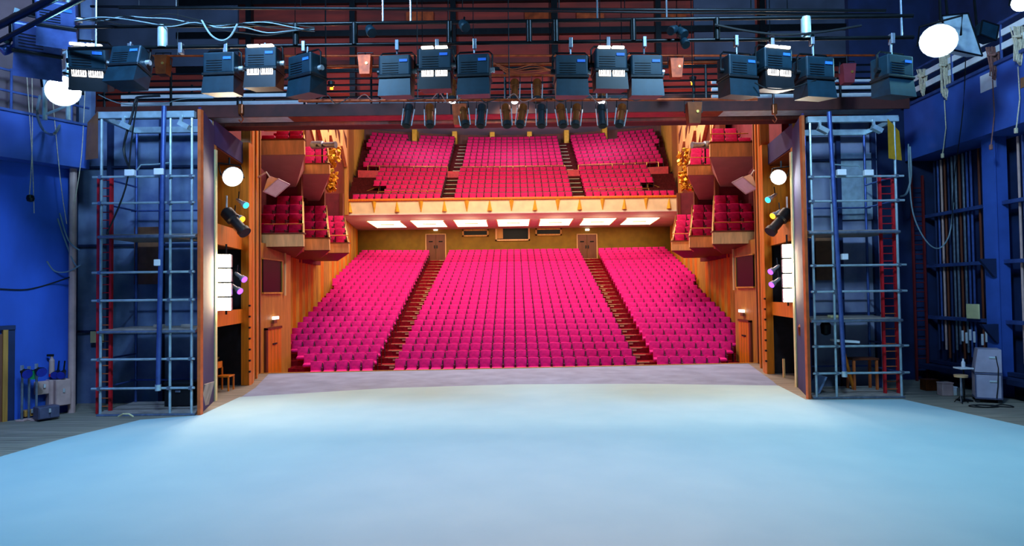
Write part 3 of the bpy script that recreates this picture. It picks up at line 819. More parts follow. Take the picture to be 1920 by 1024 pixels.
# ================================================================== SCAFFOLD TOWERS AND LADDERS
def tower(sx, df):
    s = SIDE[sx]
    lab = 'tall scaffold tower with plank decks on the %s of the stage' % s
    t = thing('scaffold_tower', lab, 'scaffold', (sx * 9.2, df + 0.8, 0), 'scaffold towers flanking the stage opening')
    px = (8.08, 8.62, 10.36)
    db = df + 1.5
    for x in px:
        MB().tube((sx * x, df, 0.0), (sx * x, df, 7.6), 0.033).build('post', 'steel_pale', t, smooth=True)
    for x in (8.62, 10.36):
        MB().tube((sx * x, db, 0.0), (sx * x, db, 7.6), 0.035).build('post', 'steel_blue', t, smooth=True)
    for z in (5.97, 5.31, 3.57, 2.87, 1.4, 0.68):
        r = MB().tube((sx * 7.98, df - 0.05, z), (sx * 10.55, df - 0.05, z), 0.03).build('rail', 'steel_pale', t, smooth=True)
        for x in px:
            MB().obox((sx * x, df - 0.03, z), (0.08, 0.11, 0.085)).build('coupler', 'steel', r)
        if z in (5.31, 2.87, 0.68): MB().tube((sx * 8.55, db, z), (sx * 10.5, db, z), 0.025).build('rail', 'steel_blue', t)
        MB().tube((sx * 10.36, df, z), (sx * 10.36, db, z), 0.025).build('side_rail', 'steel_blue', t)
    for z in (0.06, 2.12, 4.5):
        x0, x1 = sorted((sx * 7.95, sx * 10.4))
        def xi_(y): return 7.96 + 0.30 * (y - df)
        d = MB().prism([(sx * xi_(df), df - 0.02), (sx * 10.4, df - 0.02), (sx * 10.4, db + 0.05), (sx * xi_(db), db + 0.05)], z - 0.055, z).build('deck', 'plank', t)
        for k in range(6):
            y = df + k * 0.26
            e = 0.03 * (k % 2)
            MB().prism([(sx * (xi_(y) - e), y), (sx * (10.4 + e), y), (sx * (10.4 + e), y + 0.235), (sx * (xi_(y + 0.235) - e), y + 0.235)], z, z + 0.03).build('plank', 'plank', d)
        MB().tube((x0, df - 0.06, z - 0.04), (x1, df - 0.06, z - 0.04), 0.04).build('deck_rail', 'steel', d)
    x0, x1 = sorted((sx * 8.0, sx * 10.45))
    MB().box(x0, x1, df - 0.06, df + 0.06, 7.46, 7.62).build('top_beam', 'steel_pale', t)
    xx0, xx1 = sorted((sx * 8.6, sx * 10.45))
    MB().box(xx0, xx1, db - 0.06, db + 0.06, 7.46, 7.62).build('top_beam', 'steel_pale', t)
    for x in (10.45,):
        MB().box(sx * x - 0.05, sx * x + 0.05, df, db, 7.48, 7.6).build('top_beam', 'steel_pale', t)
    for x in (8.3, 9.75):
        mb = MB(); c = Vector((sx * x, df - 0.1, 7.38))
        mb.obox(c, (0.06, 0.06, 0.25)); mb.obox(c + Vector((0.08, 0, -0.14)), (0.28, 0.16, 0.12), Euler((0, R(28), 0))); mb.build('bracket', 'steel_pale', t)
    # timber edge board facing the opening
    x0, x1 = sorted((sx * 7.82, sx * 7.90))
    MB().box(x0, x1, df - 0.08, df + 0.06, 0, 7.65).build('edge_board', 'orange_paint', t)
    # leaning blue pole
    if sx < 0: a, b = Vector((-8.85, df - 0.12, 0.66)), Vector((-8.72, df - 0.12, 7.72))
    else: a, b = Vector((8.78, df - 0.12, 0.62)), Vector((8.55, df - 0.12, 7.72))
    p = thing('blue_pole', 'thick blue pole standing against the front of the %s scaffold tower' % s, 'pole', a)
    MB().tube(a, b, 0.06, 12).build('shaft', 'steel_blue', p, smooth=True)
    MB().tube(a - Vector((0, 0, 0.03)), a + Vector((0, 0, 0.12)), 0.07, 12).build('foot', 'steel_pale', p)
    # red ladder
    x0, x1 = (10.22, 10.54) if sx < 0 else (10.02, 10.38)
    yl = df + 0.22
    l = thing('ladder', 'tall red ladder fixed to the outer side of the %s scaffold tower' % s, 'ladder', (sx * 10.3, yl, 0), 'red ladders on the scaffold towers')
    for x in (x0, x1):
        MB().box(min(sx * x, sx * (x + 0.06)), max(sx * x, sx * (x + 0.06)), yl - 0.03, yl + 0.05, 0.02, 6.05).build('stile', 'red_paint', l)
    for k in range(29):
        z = 0.2 + k * 0.205
        MB().tube((sx * x0, yl, z), (sx * (x1 + 0.05), yl, z), 0.013, 6).build('rung', 'red_paint' if k > 10 else 'orange_paint', l)
    # white junction boxes and cables on the tower
    for q, (x, z) in enumerate(((9.55, 6.05), (8.82, 6.07), (8.85, 3.8))):
        tag(MB().rbox((sx * x, df - 0.14, z), (0.24 if z > 5 else 0.16, 0.12, 0.16), 0.015).build('junction_box', 'white'),
            'white junction box on the %s tower, %s' % (s, ('upper rail, outer one', 'upper rail, inner one', 'beside the blue pole below')[q]), 'box')
    mb = MB(); mb.path([(sx * 9.4, df - 0.12, 6.12), (sx * 9.3, df - 0.12, 6.25), (sx * 9.0, df - 0.1, 6.26), (sx * 8.6, df - 0.1, 6.3)], 0.02); tag(mb.build('tower_cable', 'cable_pale'), 'pale cable running along the upper rail of the %s tower' % s, 'cable')
    for z, x, q in ((2.18, 8.3, 'beside the pole'), (2.18, 9.0, 'in the middle')):
        if sx < 0: tag(MB().rbox((sx * x, df + 0.2, z + 0.03), (0.24, 0.14, 0.08), 0.01).build('wood_block', 'plank'), 'small pale block on the middle deck of the left tower %s' % q, 'block')
tower(-1, 16.0)
tower(1, 17.3)
# things in the towers' feet
c = Vector((-8.75, 16.9, 0.09))
k = thing('black_trunk', 'black trunk on the bottom deck of the left scaffold tower', 'trunk', c)
MB().rbox(c + Vector((0, 0, 0.29)), (0.75, 0.5, 0.56), 0.03).build('body', 'black', k)
MB().rbox(c + Vector((0, 0, 0.6)), (0.78, 0.53, 0.08), 0.02).build('lid', 'lamp_black', k)
MB().rbox(c + Vector((0, -0.27, 0.4)), (0.14, 0.04, 0.05), 0.01).build('handle', 'steel', k)
mb = MB(); mb.hexa([(-8.15, 16.4, 0.1), (-8.08, 16.4, 0.1), (-8.08, 16.9, 0.1), (-8.15, 16.9, 0.1)], [(-7.97, 16.4, 0.7), (-7.93, 16.4, 0.7), (-7.93, 16.9, 0.7), (-7.97, 16.9, 0.7)])
tag(mb.build('leaning_board', 'plank'), 'grey board leaning in the bottom of the left scaffold tower', 'board')
mb = MB(); mb.path([(-9.75, 15.75, 0.03), (-9.6, 15.7, 0.1), (-9.45, 15.68, 0.1), (-9.35, 15.7, 0.03)], 0.02); tag(mb.build('hose', 'cream'), 'short pale hose on the floor before the left tower', 'hose')
# right tower: leaning prop with board, stool
a = Vector((9.55, 18.2, 0.1)); b = Vector((9.0, 17.75, 1.45))
k = thing('timber_prop', 'orange timber prop with a white board on top in the right tower', 'prop', a)
MB().cone(a, b, 0.045, 0.045, 6).build('prop_leg', 'wood_orange', k)
MB().obox(b + Vector((0.1, 0, 0.05)), (0.62, 0.4, 0.06), Euler((0, R(4), 0))).build('board', 'white', k)
c = Vector((9.85, 18.3, 0.09))
k = thing('wooden_table', 'small red-brown wooden table on the bottom deck of the right tower', 'table', c)
MB().rbox(c + Vector((0, 0, 0.86)), (0.75, 0.45, 0.06), 0.01).build('top', 'wood_dark', k)
for q in ((-1, -1), (1, -1), (-1, 1), (1, 1)):
    MB().box(c.x + q[0] * 0.32 - 0.03, c.x + q[0] * 0.32 + 0.03, c.y + q[1] * 0.18 - 0.03, c.y + q[1] * 0.18 + 0.03, c.z, c.z + 0.84).build('leg', 'orange_paint', k)
for q, (x, z, m) in enumerate(((8.35, 1.75, 'lamp_bronze'), (9.0, 1.8, 'lamp_black'))):
    c = Vector((x, 18.6, z))
    k = thing('hanging_lamp', ('bronze' if q == 0 else 'black') + ' lantern hanging under the middle deck of the right tower', 'lamp', c)
    MB().lathe([(-0.2, 0.05), (-0.15, 0.13), (0.1, 0.15), (0.18, 0.1), (0.22, 0.02)], c - Vector((0, 0, 0.0)), c + Vector((0, 0, 1)), 12).build('shade', m, k, smooth=True)
    MB().tube(c + Vector((0, 0, 0.2)), (c.x, c.y, 2.06), 0.012, 6).build('hook', 'steel_black', k)
tag(MB().rbox((8.75, 17.55, 2.19), (0.32, 0.2, 0.07), 0.01).build('wood_block', 'cream'), 'small pale block on the middle deck of the right tower', 'block')
mb = MB(); mb.hexa([(8.2, 17.5, 0.1), (8.26, 17.5, 0.1), (8.26, 18.1, 0.1), (8.2, 18.1, 0.1)], [(8.42, 17.5, 0.55), (8.48, 17.5, 0.55), (8.48, 18.1, 0.55), (8.42, 18.1, 0.55)])
tag(mb.build('leaning_board', 'blue_panel'), 'blue-grey board leaning in the bottom of the right scaffold tower', 'board')
# yellow and tan side panels at the tower tops
c0 = at(1664, 222, 17.6); c1 = at(1690, 300, 17.6)
mb = MB(); mb.hexa([at(1666, 297, 17.12), at(1691, 301, 17.4), at(1691, 301, 17.46), at(1666, 297, 17.18)], [at(1664, 222, 17.12), at(1686, 246, 17.4), at(1686, 246, 17.46), at(1664, 222, 17.18)])
tag(mb.build('side_panel_board', 'yellow_panel'), 'bright yellow panel at the upper outer edge of the right tower', 'panel')
mb = MB(); mb.hexa([at(160, 300, 16.2), at(184, 297, 15.9), at(184, 297, 15.96), at(160, 300, 16.26)], [at(164, 230, 16.2), at(184, 208, 15.9), at(184, 208, 15.96), at(164, 230, 16.26)])
tag(mb.build('side_panel_board', 'tan_panel'), 'tan panel at the upper outer edge of the left tower', 'panel')

# ================================================================== LIGHTING BRIDGE BEHIND THE TOWERS' TOPS
BY0, BY1 = 18.0, 19.2
br = thing('lighting_bridge', 'long lighting bridge with tubular rails across the stage opening', 'bridge', (0, 18.6, 8.2))
for xa, xb, m in ((-11.8, -6.6, 'steel_pale'), (-6.6, 6.2, 'lamp_bronze'), (6.2, 11.2, 'steel_pale')):  # deck ends coloured as lit, the middle as unlit
    MB().box(xa, xb, BY0, BY1, 8.18, 8.3).build('deck', m, br)
MB().box(-11.8, 11.2, BY0 - 0.06, BY0, 8.0, 8.34).build('front_beam', 'header', br)
for xa, xb in ((-11.8, -6.2), (6.0, 11.2)):
    for z in (8.5, 8.7, 8.93, 9.15):
        MB().box(xa, xb, BY1 - 0.09, BY1 - 0.05, z, z + 0.11).build('toe_board', 'white', br)  # white boards imitate end rails catching the lamp light
for z in (8.55, 8.72, 8.9, 9.08, 9.28):
    for y in (BY0 + 0.02, BY1):
        MB().tube((-11.8, y, z), (11.2, y, z), 0.028, 6).build('rail', 'steel_pale' if y > 18.5 else 'steel_black', br)
for lx in (-5.5, -1.8, 1.8, 5.5):
    bl = thing('bridge_lamp', '%s small orange working lamp from the left on the rear rail of the bridge' % ORD[int((lx + 5.5) / 3.6 + 0.01)], 'lamp', (lx, 19.3, 9.3), 'orange working lamps on the bridge')
    MB().lathe([(-0.05, 0.03), (0, 0.09), (0.12, 0.11), (0.16, 0.02)], (lx, 19.3, 9.3), (lx, 19.3, 10), 10).build('shade', 'lamp_black', bl, smooth=True)
    MB().cone((lx, 19.33, 9.2), (lx, 19.33, 9.26), 0.05, 0.05, 8).build('bulb', 'e_amber', bl)
    light('POINT', 'bridge_bulb', (lx, 19.75, 9.25), 60, (1.0, 0.30, 0.08), None, 0.1, parent=bl)
x = -11.6
while x < 11.2:
    for y in (BY0 + 0.02, BY1):
        MB().tube((x, y, 8.2), (x, y, 9.35), 0.035, 6).build('post', 'steel_black', br)
    x += 1.9
# pipe with orange light put into its colour and hanging irons above the bridge
RP = ((-7.6, 18.9, 9.75), (7.6, 18.9, 9.72))

# ================================================================== OVERHEAD LAMP BAR
def pipe(name, a, b, r, m, label, cat='pipe', wires=0):
    if not wires: return tag(MB().tube(a, b, r, 10).build(name, m, smooth=True), label, cat)
    a = Vector(a); b = Vector(b)
    o = thing(name, label, cat, (a + b) / 2)
    MB().tube(a, b, r, 10).build('bar_pipe', m, o, smooth=True)
    for k in range(wires):
        p = a.lerp(b, (k + 0.3) / wires)
        MB().tube(p, (p.x, p.y, 14.99), 0.012, 5).build('suspension_wire', 'steel_black', o)
    return o
LY = 12.0
bar = thing('lamp_bar', 'double steel lamp bar hung across the stage carrying the floodlights', 'lamp bar', (0, LY, 7.6))
zl, zu = at(964, 80, LY).z, at(964, 40, LY).z
MB().tube((-8.4, LY, zl), (7.6, LY, zl), 0.036, 10).build('lower_pipe', 'steel_black', bar, smooth=True)
MB().tube((-9.0, LY, zu), (7.6, LY, zu), 0.036, 10).build('upper_pipe', 'steel_black', bar, smooth=True)
for k, px in enumerate((305, 555, 665, 843, 992, 1042, 1187, 1344, 1511)):
    x = at(px, 60, LY).x
    wide = px in (305, 1511)
    MB().tube((x, LY, zl + 0.0), (x, LY, zu), 0.09 if wide else 0.06, 10).build('spacer', 'steel_pale' if wide else 'steel_black', bar, smooth=True)
for px in (340, 425, 570, 745, 820, 890, 1070, 1140, 1208, 1380, 1447, 1522, 245, 1672):
    p = at(px, 84, LY)
    MB().rbox((p.x, LY, zl - 0.03), (0.07, 0.12, 0.2), 0.01).build('hook_clamp', 'steel', bar)
for px in (180, 718, 770, 1120, 1250, 1690):
    p = at(px, 40, LY)
    MB().tube((p.x, LY, zl if px in (180, 1690) else zu), (p.x, LY, 13.5), 0.018, 6).build('suspension_wire', 'steel', bar)
# secondary thin bars
pipe('fly_bar', (-8.2, 13.2, at(400, 12, 13.2).z), (7.8, 13.2, at(1500, 22, 13.2).z), 0.03, 'steel_black', 'thin black fly bar above the lamp bar', wires=4)
pipe('fly_bar', at(170, 12, 15.5), at(1690, 28, 15.5), 0.03, 'steel_black', 'thin black fly bar high behind the lamp bar', wires=5)
pipe('fly_bar', at(250, 105, 16.6), at(1640, 104, 16.6), 0.028, 'rust_pipe', 'thin rusty bar behind the floodlights', wires=5)

pipe('rust_pipe', RP[0], RP[1], 0.05, 'rust_pipe', 'long rust-orange pipe above the lighting bridge', wires=4)
def flood(px, py, lit, rz, k, y=LY, group='floodlights on the overhead lamp bar', label=None, tilt=0.0, sc=1.0, m1='lamp_teal', m2='lamp_black', hang=True):
    c = at(px, py, y)
    lab = label or '%s floodlight from the left on the overhead lamp bar, %s' % (ORD[k], 'lit' if lit else 'dark')
    f = thing('floodlight', lab, 'floodlight', c, group, rz)
    E = Euler((R(tilt), 0, 0))
    V = lambda x, yy, z: E.to_matrix() @ Vector((x * sc, yy * sc, z * sc))
    S = lambda a, b, d: (a * sc, b * sc, d * sc)
    MB().rbox(V(0, 0, 0.16), S(0.60, 0.42, 0.40), 0.03 * sc, E).build('housing', m1, f, local=True)
    MB().hexa([V(-0.31, -0.25, -0.42), V(0.31, -0.25, -0.42), V(0.27, 0.22, -0.36), V(-0.27, 0.22, -0.36)], [V(-0.29, -0.2, -0.04), V(0.29, -0.2, -0.04), V(0.29, 0.2, -0.04), V(-0.29, 0.2, -0.04)]).build('visor', m1 if not lit else m2, f, local=True)
    MB().rbox(V(0, -0.01, -0.055), S(0.63, 0.44, 0.05), 0.01 * sc, E).build('seam_band', m2, f, local=True)
    MB().path([V(-0.34, 0, 0.05), V(-0.34, 0, 0.40), V(-0.28, 0, 0.46), V(0.28, 0, 0.46), V(0.34, 0, 0.40), V(0.34, 0, 0.05)], 0.018 * sc).build('yoke', 'steel_black', f, local=True)
    for q in (-1, 1):
        MB().tube(V(q * 0.30, 0, 0.1), V(q * 0.38, 0, 0.1), 0.05 * sc, 10).build('knob', 'lamp_silver' if q > 0 else m2, f, local=True)
    if hang: MB().tube(Vector((0, 0, 0.44 * sc)), Vector((0, 0, max(0.5 * sc, zl - c.z))), 0.02, 8).build('hook', 'steel', f, local=True)
    MB().obox(V(0.17, -0.216, 0.24), S(0.15, 0.012, 0.05), E).build('maker_plate', 'blue_patch', f, local=True)
    for q in range(5):
        MB().obox(V(-0.08, -0.214, 0.02 + q * 0.045), S(0.3, 0.01, 0.012), E).build('fin', m2, f, local=True)
    if lit:
        for q in (-1, 1):
            MB().rbox(V(q * 0.13, -0.19, 0.37), S(0.23, 0.1, 0.05), 0.015 * sc, E).build('top_vent', 'e_vent', f, local=True)
            v = MB().obox(V(q * 0.13, -0.215, -0.02 - 0.1), S(0.22, 0.03, 0.11), E).build('front_vent', 'e_vent', f, local=True)
            for h in range(6):
                MB().obox(V(q * 0.13 - 0.09 + h * 0.036, -0.236, -0.11), S(0.012, 0.01, 0.09), E).build('vent_bar', m2, v, local=True)
    return f
FL = [(245, 128, 0, 0.1), (420, 140, 0, 0.06), (497, 130, 1, 0.05), (577, 143, 0, 0.5), (745, 145, 0, 0.08), (818, 133, 1, 0.04), (890, 143, 0, 0.08),
      (1070, 145, 0, -0.05), (1142, 133, 1, -0.08), (1208, 145, 0, -0.06), (1382, 145, 0, -0.25), (1447, 132, 1, -0.25), (1525, 148, 0, -0.22), (1672, 145, 0, -0.3)]
for k, (px, py, lit, rz) in enumerate(FL):
    f = flood(px, py, lit, -rz, k, m1='lamp_teal', tilt=(-14 if k == 0 else 0))
# cables slung along the bar
def cable(pts, r, m, label, name='cable', sag=None):
    P = [Vector(p) for p in pts]
    out = []
    for i in range(len(P) - 1):
        p0 = P[max(i - 1, 0)]; p1 = P[i]; p2 = P[i + 1]; p3 = P[min(i + 2, len(P) - 1)]
        for j in range(5):
            t = j / 5
            out.append(0.5 * ((2 * p1) + (-p0 + p2) * t + (2 * p0 - 5 * p1 + 4 * p2 - p3) * t * t + (-p0 + 3 * p1 - 3 * p2 + p3) * t ** 3))
    out.append(P[-1])
    return tag(MB().path(out, r).build(name, m, smooth=True), label, 'cable')
for k in range(5):
    rr = random.Random(k)
    pts = [at(140 + i * 45, 30 + (8 if i % 3 else 2) * math.sin(i * 1.3 + k) + k * 3 + (10 if i > 5 else 0) + i * 0.8, LY - 0.045 - 0.012 * k) for i in range(11)]
    cable(pts, 0.011, 'cable_pale' if k % 2 else 'cable', '%s strand of the cable bundle along the left of the upper bar' % ORD[k])
cable([at(378, 38, 11.9), at(395, 65, 11.9), at(415, 76, 11.9), at(432, 68, 11.9), at(445, 45, 11.9)], 0.018, 'cable_pale', 'loop of grey cable drooping from the lamp bar above a floodlight')
cable([at(1340, 46, 11.9), at(1400, 58, 11.9), at(1470, 65, 11.9), at(1540, 60, 11.9), at(1615, 48, 11.9)], 0.022, 'cable', 'long dark cable swagged between the right bar ends')
cable([at(1415, 155, 11.77), at(1440, 166, 11.7), at(1480, 166, 11.7), at(1530, 150, 11.77)], 0.012, 'cable', 'thin cable swagged between two floodlights on the right')
cable([at(185, 178, 17.92), at(230, 195, 17.92), at(300, 196, 17.92), at(340, 186, 17.92), at(400, 184, 17.92)], 0.014, 'cable_pale', 'pale cable slung below the lighting bridge on the left')
cable([at(250, 330, 15.92), at(232, 280, 15.92), at(248, 215, 15.92), at(254, 188, 15.92), at(262, 182, 15.92), at(300, 180, 15.92)], 0.03, 'cable', 'black cable dropping over the top of the left tower')
cable([at(200, 440, 15.89), at(236, 350, 15.89), at(247, 260, 15.89), at(258, 186, 15.89)], 0.02, 'cable', 'thin black cable hanging down the front of the left tower')

# ---- profile spots
def profile(p, tip, label, lit=False, m='lamp_bronze', group='profile spots above the stage opening', L=0.62):
    p = Vector(p); d = (Vector(tip) - p).normalized()
    f = thing('profile_spot', label, 'spotlight', p, group)
    MB().lathe([(0.0, 0.07), (0.04, 0.10), (0.2, 0.11), (0.22, 0.085), (L - 0.1, 0.085)], p, p + d, 12).build('barrel', m, f, smooth=True)
    MB().lathe([(L - 0.1, 0.105), (L, 0.105)], p, p + d, 12).build('lens_rim', 'lamp_black', f)
    e = p + d * (L + 0.002)
    MB().cone(e, e + d * 0.008, 0.08, 0.08, 12).build('lens', 'e_white' if lit else 'glass_dark', f)
    s_ = d.cross(Vector((0, 1, 0))).normalized()
    for q in (-1, 1):
        MB().tube(p + d * 0.12 + s_ * 0.13 * q, p + d * (L - 0.02) + s_ * 0.115 * q, 0.014, 6).build('side_arm', 'lamp_silver', f)
    MB().path([p + d * 0.12 - s_ * 0.13, p + Vector((0, 0, 0.12)) - s_ * 0.13, p + Vector((0, 0, 0.12)) + s_ * 0.13, p + d * 0.12 + s_ * 0.13], 0.014).build('yoke', 'steel_black', f)
    return f
PY = 15.0
pipe('spot_bar', (at(560, 189, PY)), (at(1420, 186, PY)), 0.035, 'rust_pipe', 'rusty bar carrying the row of profile spots', wires=5)
pipe('spot_bar', (at(780, 142, PY + 0.3)), (at(1190, 141, PY + 0.3)), 0.03, 'rust_pipe', 'short rusty bar carrying the four upper profile spots', wires=2)
for k, px in enumerate((768, 806, 867, 904, 948, 981, 1015, 1050, 1082, 1127, 1167)):
    t = ((k * 7) % 5 - 2) * 3
    profile(at(px, 197, PY), at(px + t, 236, PY - 0.25), '%s profile spot from the left in the row hanging over the opening' % ORD[k], m='lamp_bronze' if k % 3 else 'lamp_black')  # brown barrels hold the orange lamp light in their colour
for k, (px, y0, lit) in enumerate(((848, 150, 1), (965, 150, 1), (1007, 150, 0), (1128, 150, 1))):
    profile(at(px, y0, PY + 0.3), at(px, 190, PY + 0.1), '%s of the upper profile spots pointing straight down, %s' % (ORD[k], 'lens lit' if lit else 'lens dark'), bool(lit), group='upper profile spots')
    if k == 1: light('SPOT', 'front_light', at(px, 200, PY - 0.1), 2800, (1.0, 0.93, 0.72), (0.0, CF, 8.9), 0.1, 34, 0.8)  # added spot brightens the balcony front; the lamp itself points down
for k, (px, py, m) in enumerate(((685, 122, 'rust_pipe'), (1267, 128, 'rust_pipe'), (306, 122, 'lamp_bronze'), (1588, 138, 'maroon'), (590, 128, 'maroon'), (1300, 212, 'lamp_bronze'), (862, 215, 'rust_pipe'))):  # orange bodies have the lamp light painted into their colour
    c = at(px, py, 16.6 if k < 5 else 15.0); bz = at(px, 105 if k < 5 else 187.5, c.y).z
    lab = ('orange lit box lamp hanging left of centre behind the floodlights', 'orange lit box lamp hanging right of centre behind the floodlights', 'brown box lamp hanging near the left end of the bridge',
           'dark red bucket lamp hanging near the right end of the bridge', 'small dark lamp behind the turned floodlight', 'small brown box lamp at the right end of the profile row', 'orange box lamp among the profile spots')[k]
    f = thing('box_lamp', lab, 'spotlight', c, 'box lamps behind the floodlights')
    MB().hexa([c + Vector((-0.13, -0.12, -0.27)), c + Vector((0.13, -0.12, -0.27)), c + Vector((0.13, 0.12, -0.27)), c + Vector((-0.13, 0.12, -0.27))],
              [c + Vector((-0.17, -0.15, 0.22)), c + Vector((0.17, -0.15, 0.22)), c + Vector((0.17, 0.15, 0.22)), c + Vector((-0.17, 0.15, 0.22))]).build('body', m, f)
    MB().path([c + Vector((-0.2, 0, 0)), c + Vector((-0.2, 0, 0.32)), c + Vector((0.2, 0, 0.32)), c + Vector((0.2, 0, 0))], 0.016).build('yoke', 'steel_black', f)
    MB().tube(c + Vector((0, 0, 0.2)), (c.x, c.y, max(bz, c.z + 0.33)), 0.02, 6).build('hook', 'steel_black', f)
    MB().tube(c + Vector((0.06, -0.16, 0.0)), c + Vector((0.06, -0.13, 0.0)), 0.035, 8).build('knob', 'brass', f)
for k in range(9):
    rr = random.Random(40 + k)
    x0 = 600 + k * 70
    cable([at(x0, 186, 14.9), at(x0 + 14, 178 + rr.uniform(-4, 4), 14.9), at(x0 + 30, 190 + rr.uniform(-3, 6), 14.9), at(x0 + 55, 183, 14.9)], 0.012, 'rope_brown' if k % 2 else 'cable', '%s loose cable curl from the left on the profile spot bar' % ORD[k])
for k in range(4):
    cable([at(925 + k * 6, 118 + k * 5, 17.8), at(960, 130 + k * 3, 17.8), at(1000, 122 + k * 5, 17.8), at(1040 + k * 4, 134 - k * 2, 17.8)], 0.018, 'rust_pipe', '%s orange-lit cable of the tangle above the centre of the bridge' % ORD[k])  # orange light is painted into the cable colour
# moving lamps with round heads on the bar
for k, (px, py) in enumerate(((1278, 62), (695, 58), (870, 48))):
    c = at(px, py, 11.9)
    f = thing('birdie_lamp', ('cluster of dark round lamp heads right of centre on the bar', 'single dark lamp head left of centre between the bars', 'small blue-lit lamp head above the middle floodlights')[k], 'spotlight', c)
    MB().lathe([(-0.12, 0.03), (-0.1, 0.08), (0.05, 0.1), (0.1, 0.09)], c, c + Vector((0.4, -0.6, -0.7)), 12).build('head', 'lamp_teal', f, smooth=True)
    if k == 0:
        MB().lathe([(-0.12, 0.03), (-0.1, 0.07), (0.05, 0.09), (0.1, 0.08)], c + Vector((-0.16, 0, 0.06)), c + Vector((-0.8, -0.6, -0.4)), 12).build('head', 'lamp_teal', f, smooth=True)
        MB().lathe([(-0.1, 0.03), (-0.08, 0.07), (0.05, 0.09), (0.1, 0.08)], c + Vector((0.05, 0, -0.18)), c + Vector((0.2, -0.6, -0.9)), 12).build('head', 'lamp_teal', f, smooth=True)
    MB().tube(c, c + Vector((0, 0.1, 0.2)), 0.02, 6).build('bracket', 'steel_black', f)
for k, (px, y) in enumerate(((452, 11.5), (1452, 12.4))):
    c = at(px, 205, 17.88)
    g = thing('hanging_pulley', '%s rusty pulley hanging at the top corner of the opening' % ('left' if k == 0 else 'right'), 'pulley', c)
    MB().rbox(c, (0.14, 0.12, 0.3), 0.03).build('block', 'lamp_bronze', g)
    MB().path([c + Vector((0, 0, -0.15)), c + Vector((0.06, 0, -0.28)), c + Vector((0, 0, -0.38)), c + Vector((-0.06, 0, -0.3))], 0.02).build('hook', 'rust_pipe', g)
    MB().tube(c + Vector((0, 0.05, -0.1)), c + Vector((0, 0.05, 0.5)), 0.02, 6).build('chain', 'steel_black', g)

# ================================================================== BRIGHT LAMPS
def work_flood(c, aim, rad, label, power, col, spot=120, m='e_flood', hang=0.6):
    c = Vector(c); d = (Vector(aim) - c).normalized()
    f = thing('work_light', label, 'floodlight', c)
    MB().lathe([(-0.32, rad * 0.35), (-0.25, rad * 0.6), (-0.02, rad * 1.08), (0.03, rad * 1.1)], c, c + d, 18).build('reflector', 'lamp_silver', f, smooth=True)
    MB().cone(c + d * 0.032, c + d * 0.05, rad, rad, 20).build('lens', m, f)
    s_ = d.cross(Vector((0, 0, 1))).normalized()
    MB().path([c + s_ * rad * 1.2, c + s_ * rad * 1.2 - d * 0.25 + Vector((0, 0, rad)), c - s_ * rad * 1.2 - d * 0.25 + Vector((0, 0, rad)), c - s_ * rad * 1.2], 0.025).build('yoke', 'steel_black', f)
    MB().tube(c - d * 0.25 + Vector((0, 0, rad)), c - d * 0.25 + Vector((0, 0, rad + hang)), 0.03, 6).build('hanger', 'steel_black', f)
    light('SPOT', 'work_lamp', c + d * 0.12, power, col, aim, rad * 0.8, spot, 0.5, parent=f)
    return f
CY = (0.22, 0.84, 1.0)
work_flood(at(118, 170, 13.2), (-1.0, 6.0, 0.0), 0.30, 'glaring blue-white work light high on the left gallery', 520, CY, 150)
work_flood(at(1760, 76, 14.0), (1.0, 6.0, 0.0), 0.34, 'glaring blue-white work light high on the right gallery', 600, CY, 150)
work_flood(at(1916, 4, 12.5), (2.0, 5.0, 0.0), 0.16, 'small glaring work light in the far upper right corner', 300, CY, 120)
work_flood(at(436, 331, 18.3), (0.5, 10, 0.5), 0.27, 'glaring white floodlight high in the left lamp slot', 260, (1, 0.8, 0.6), 150, 'e_warm', 0.2)
work_flood(at(1460, 332, 19.6), (-0.5, 10, 0.5), 0.22, 'glaring white floodlight high in the right lamp slot', 260, (0.9, 0.95, 1.0), 150, 'e_warm', 0.2)
def lamp_column(sx, px, y0, y1, d):
    s = SIDE[sx]
    c = at(px, (y0 + y1) / 2, d); zt = at(px, y0, d).z; zb = at(px, y1, d).z
    f = thing('lamp_column', 'column of four blazing warm lamps stacked in the %s lamp slot' % s, 'floodlight', (c.x, d, zb))
    h = (zt - zb) / 4
    aim = Vector((-sx * 0.35, -1, -0.02)).normalized()
    rz = math.atan2(-aim.x, -aim.y) * -1
    M = Matrix.Rotation(-math.atan2(-sx * -0.35, 1), 3, 'Z')
    for k in range(4):
        p = Vector((c.x, d, zb + h * (k + 0.5)))
        b = MB().rbox(p, (0.52, 0.3, h - 0.03), 0.03, M).build('lamp_head', 'lamp_silver', f)
        MB().rbox(p + M @ Vector((0, -0.16, 0)), (0.47, 0.02, h - 0.06), 0.008, M).build('lens', 'e_warm', b)
    MB().tube((c.x, d + 0.25, zb - 0.1), (c.x, d + 0.25, zt + 0.3), 0.03).build('stand_pipe', 'steel_black', f)
    light('AREA', 'column_lamp', (c.x - sx * 0.12, d - 0.35, (zt + zb) / 2), 170, (1, 0.72, 0.4), Vector((c.x, d, (zt + zb) / 2)) + aim * 5, 0.45, size_y=1.5, parent=f)
    # second face throws warm light across the opening
    return f
lamp_column(-1, 417, 476, 584, 18.55)
lamp_column(1, 1483, 457, 568, 19.9)
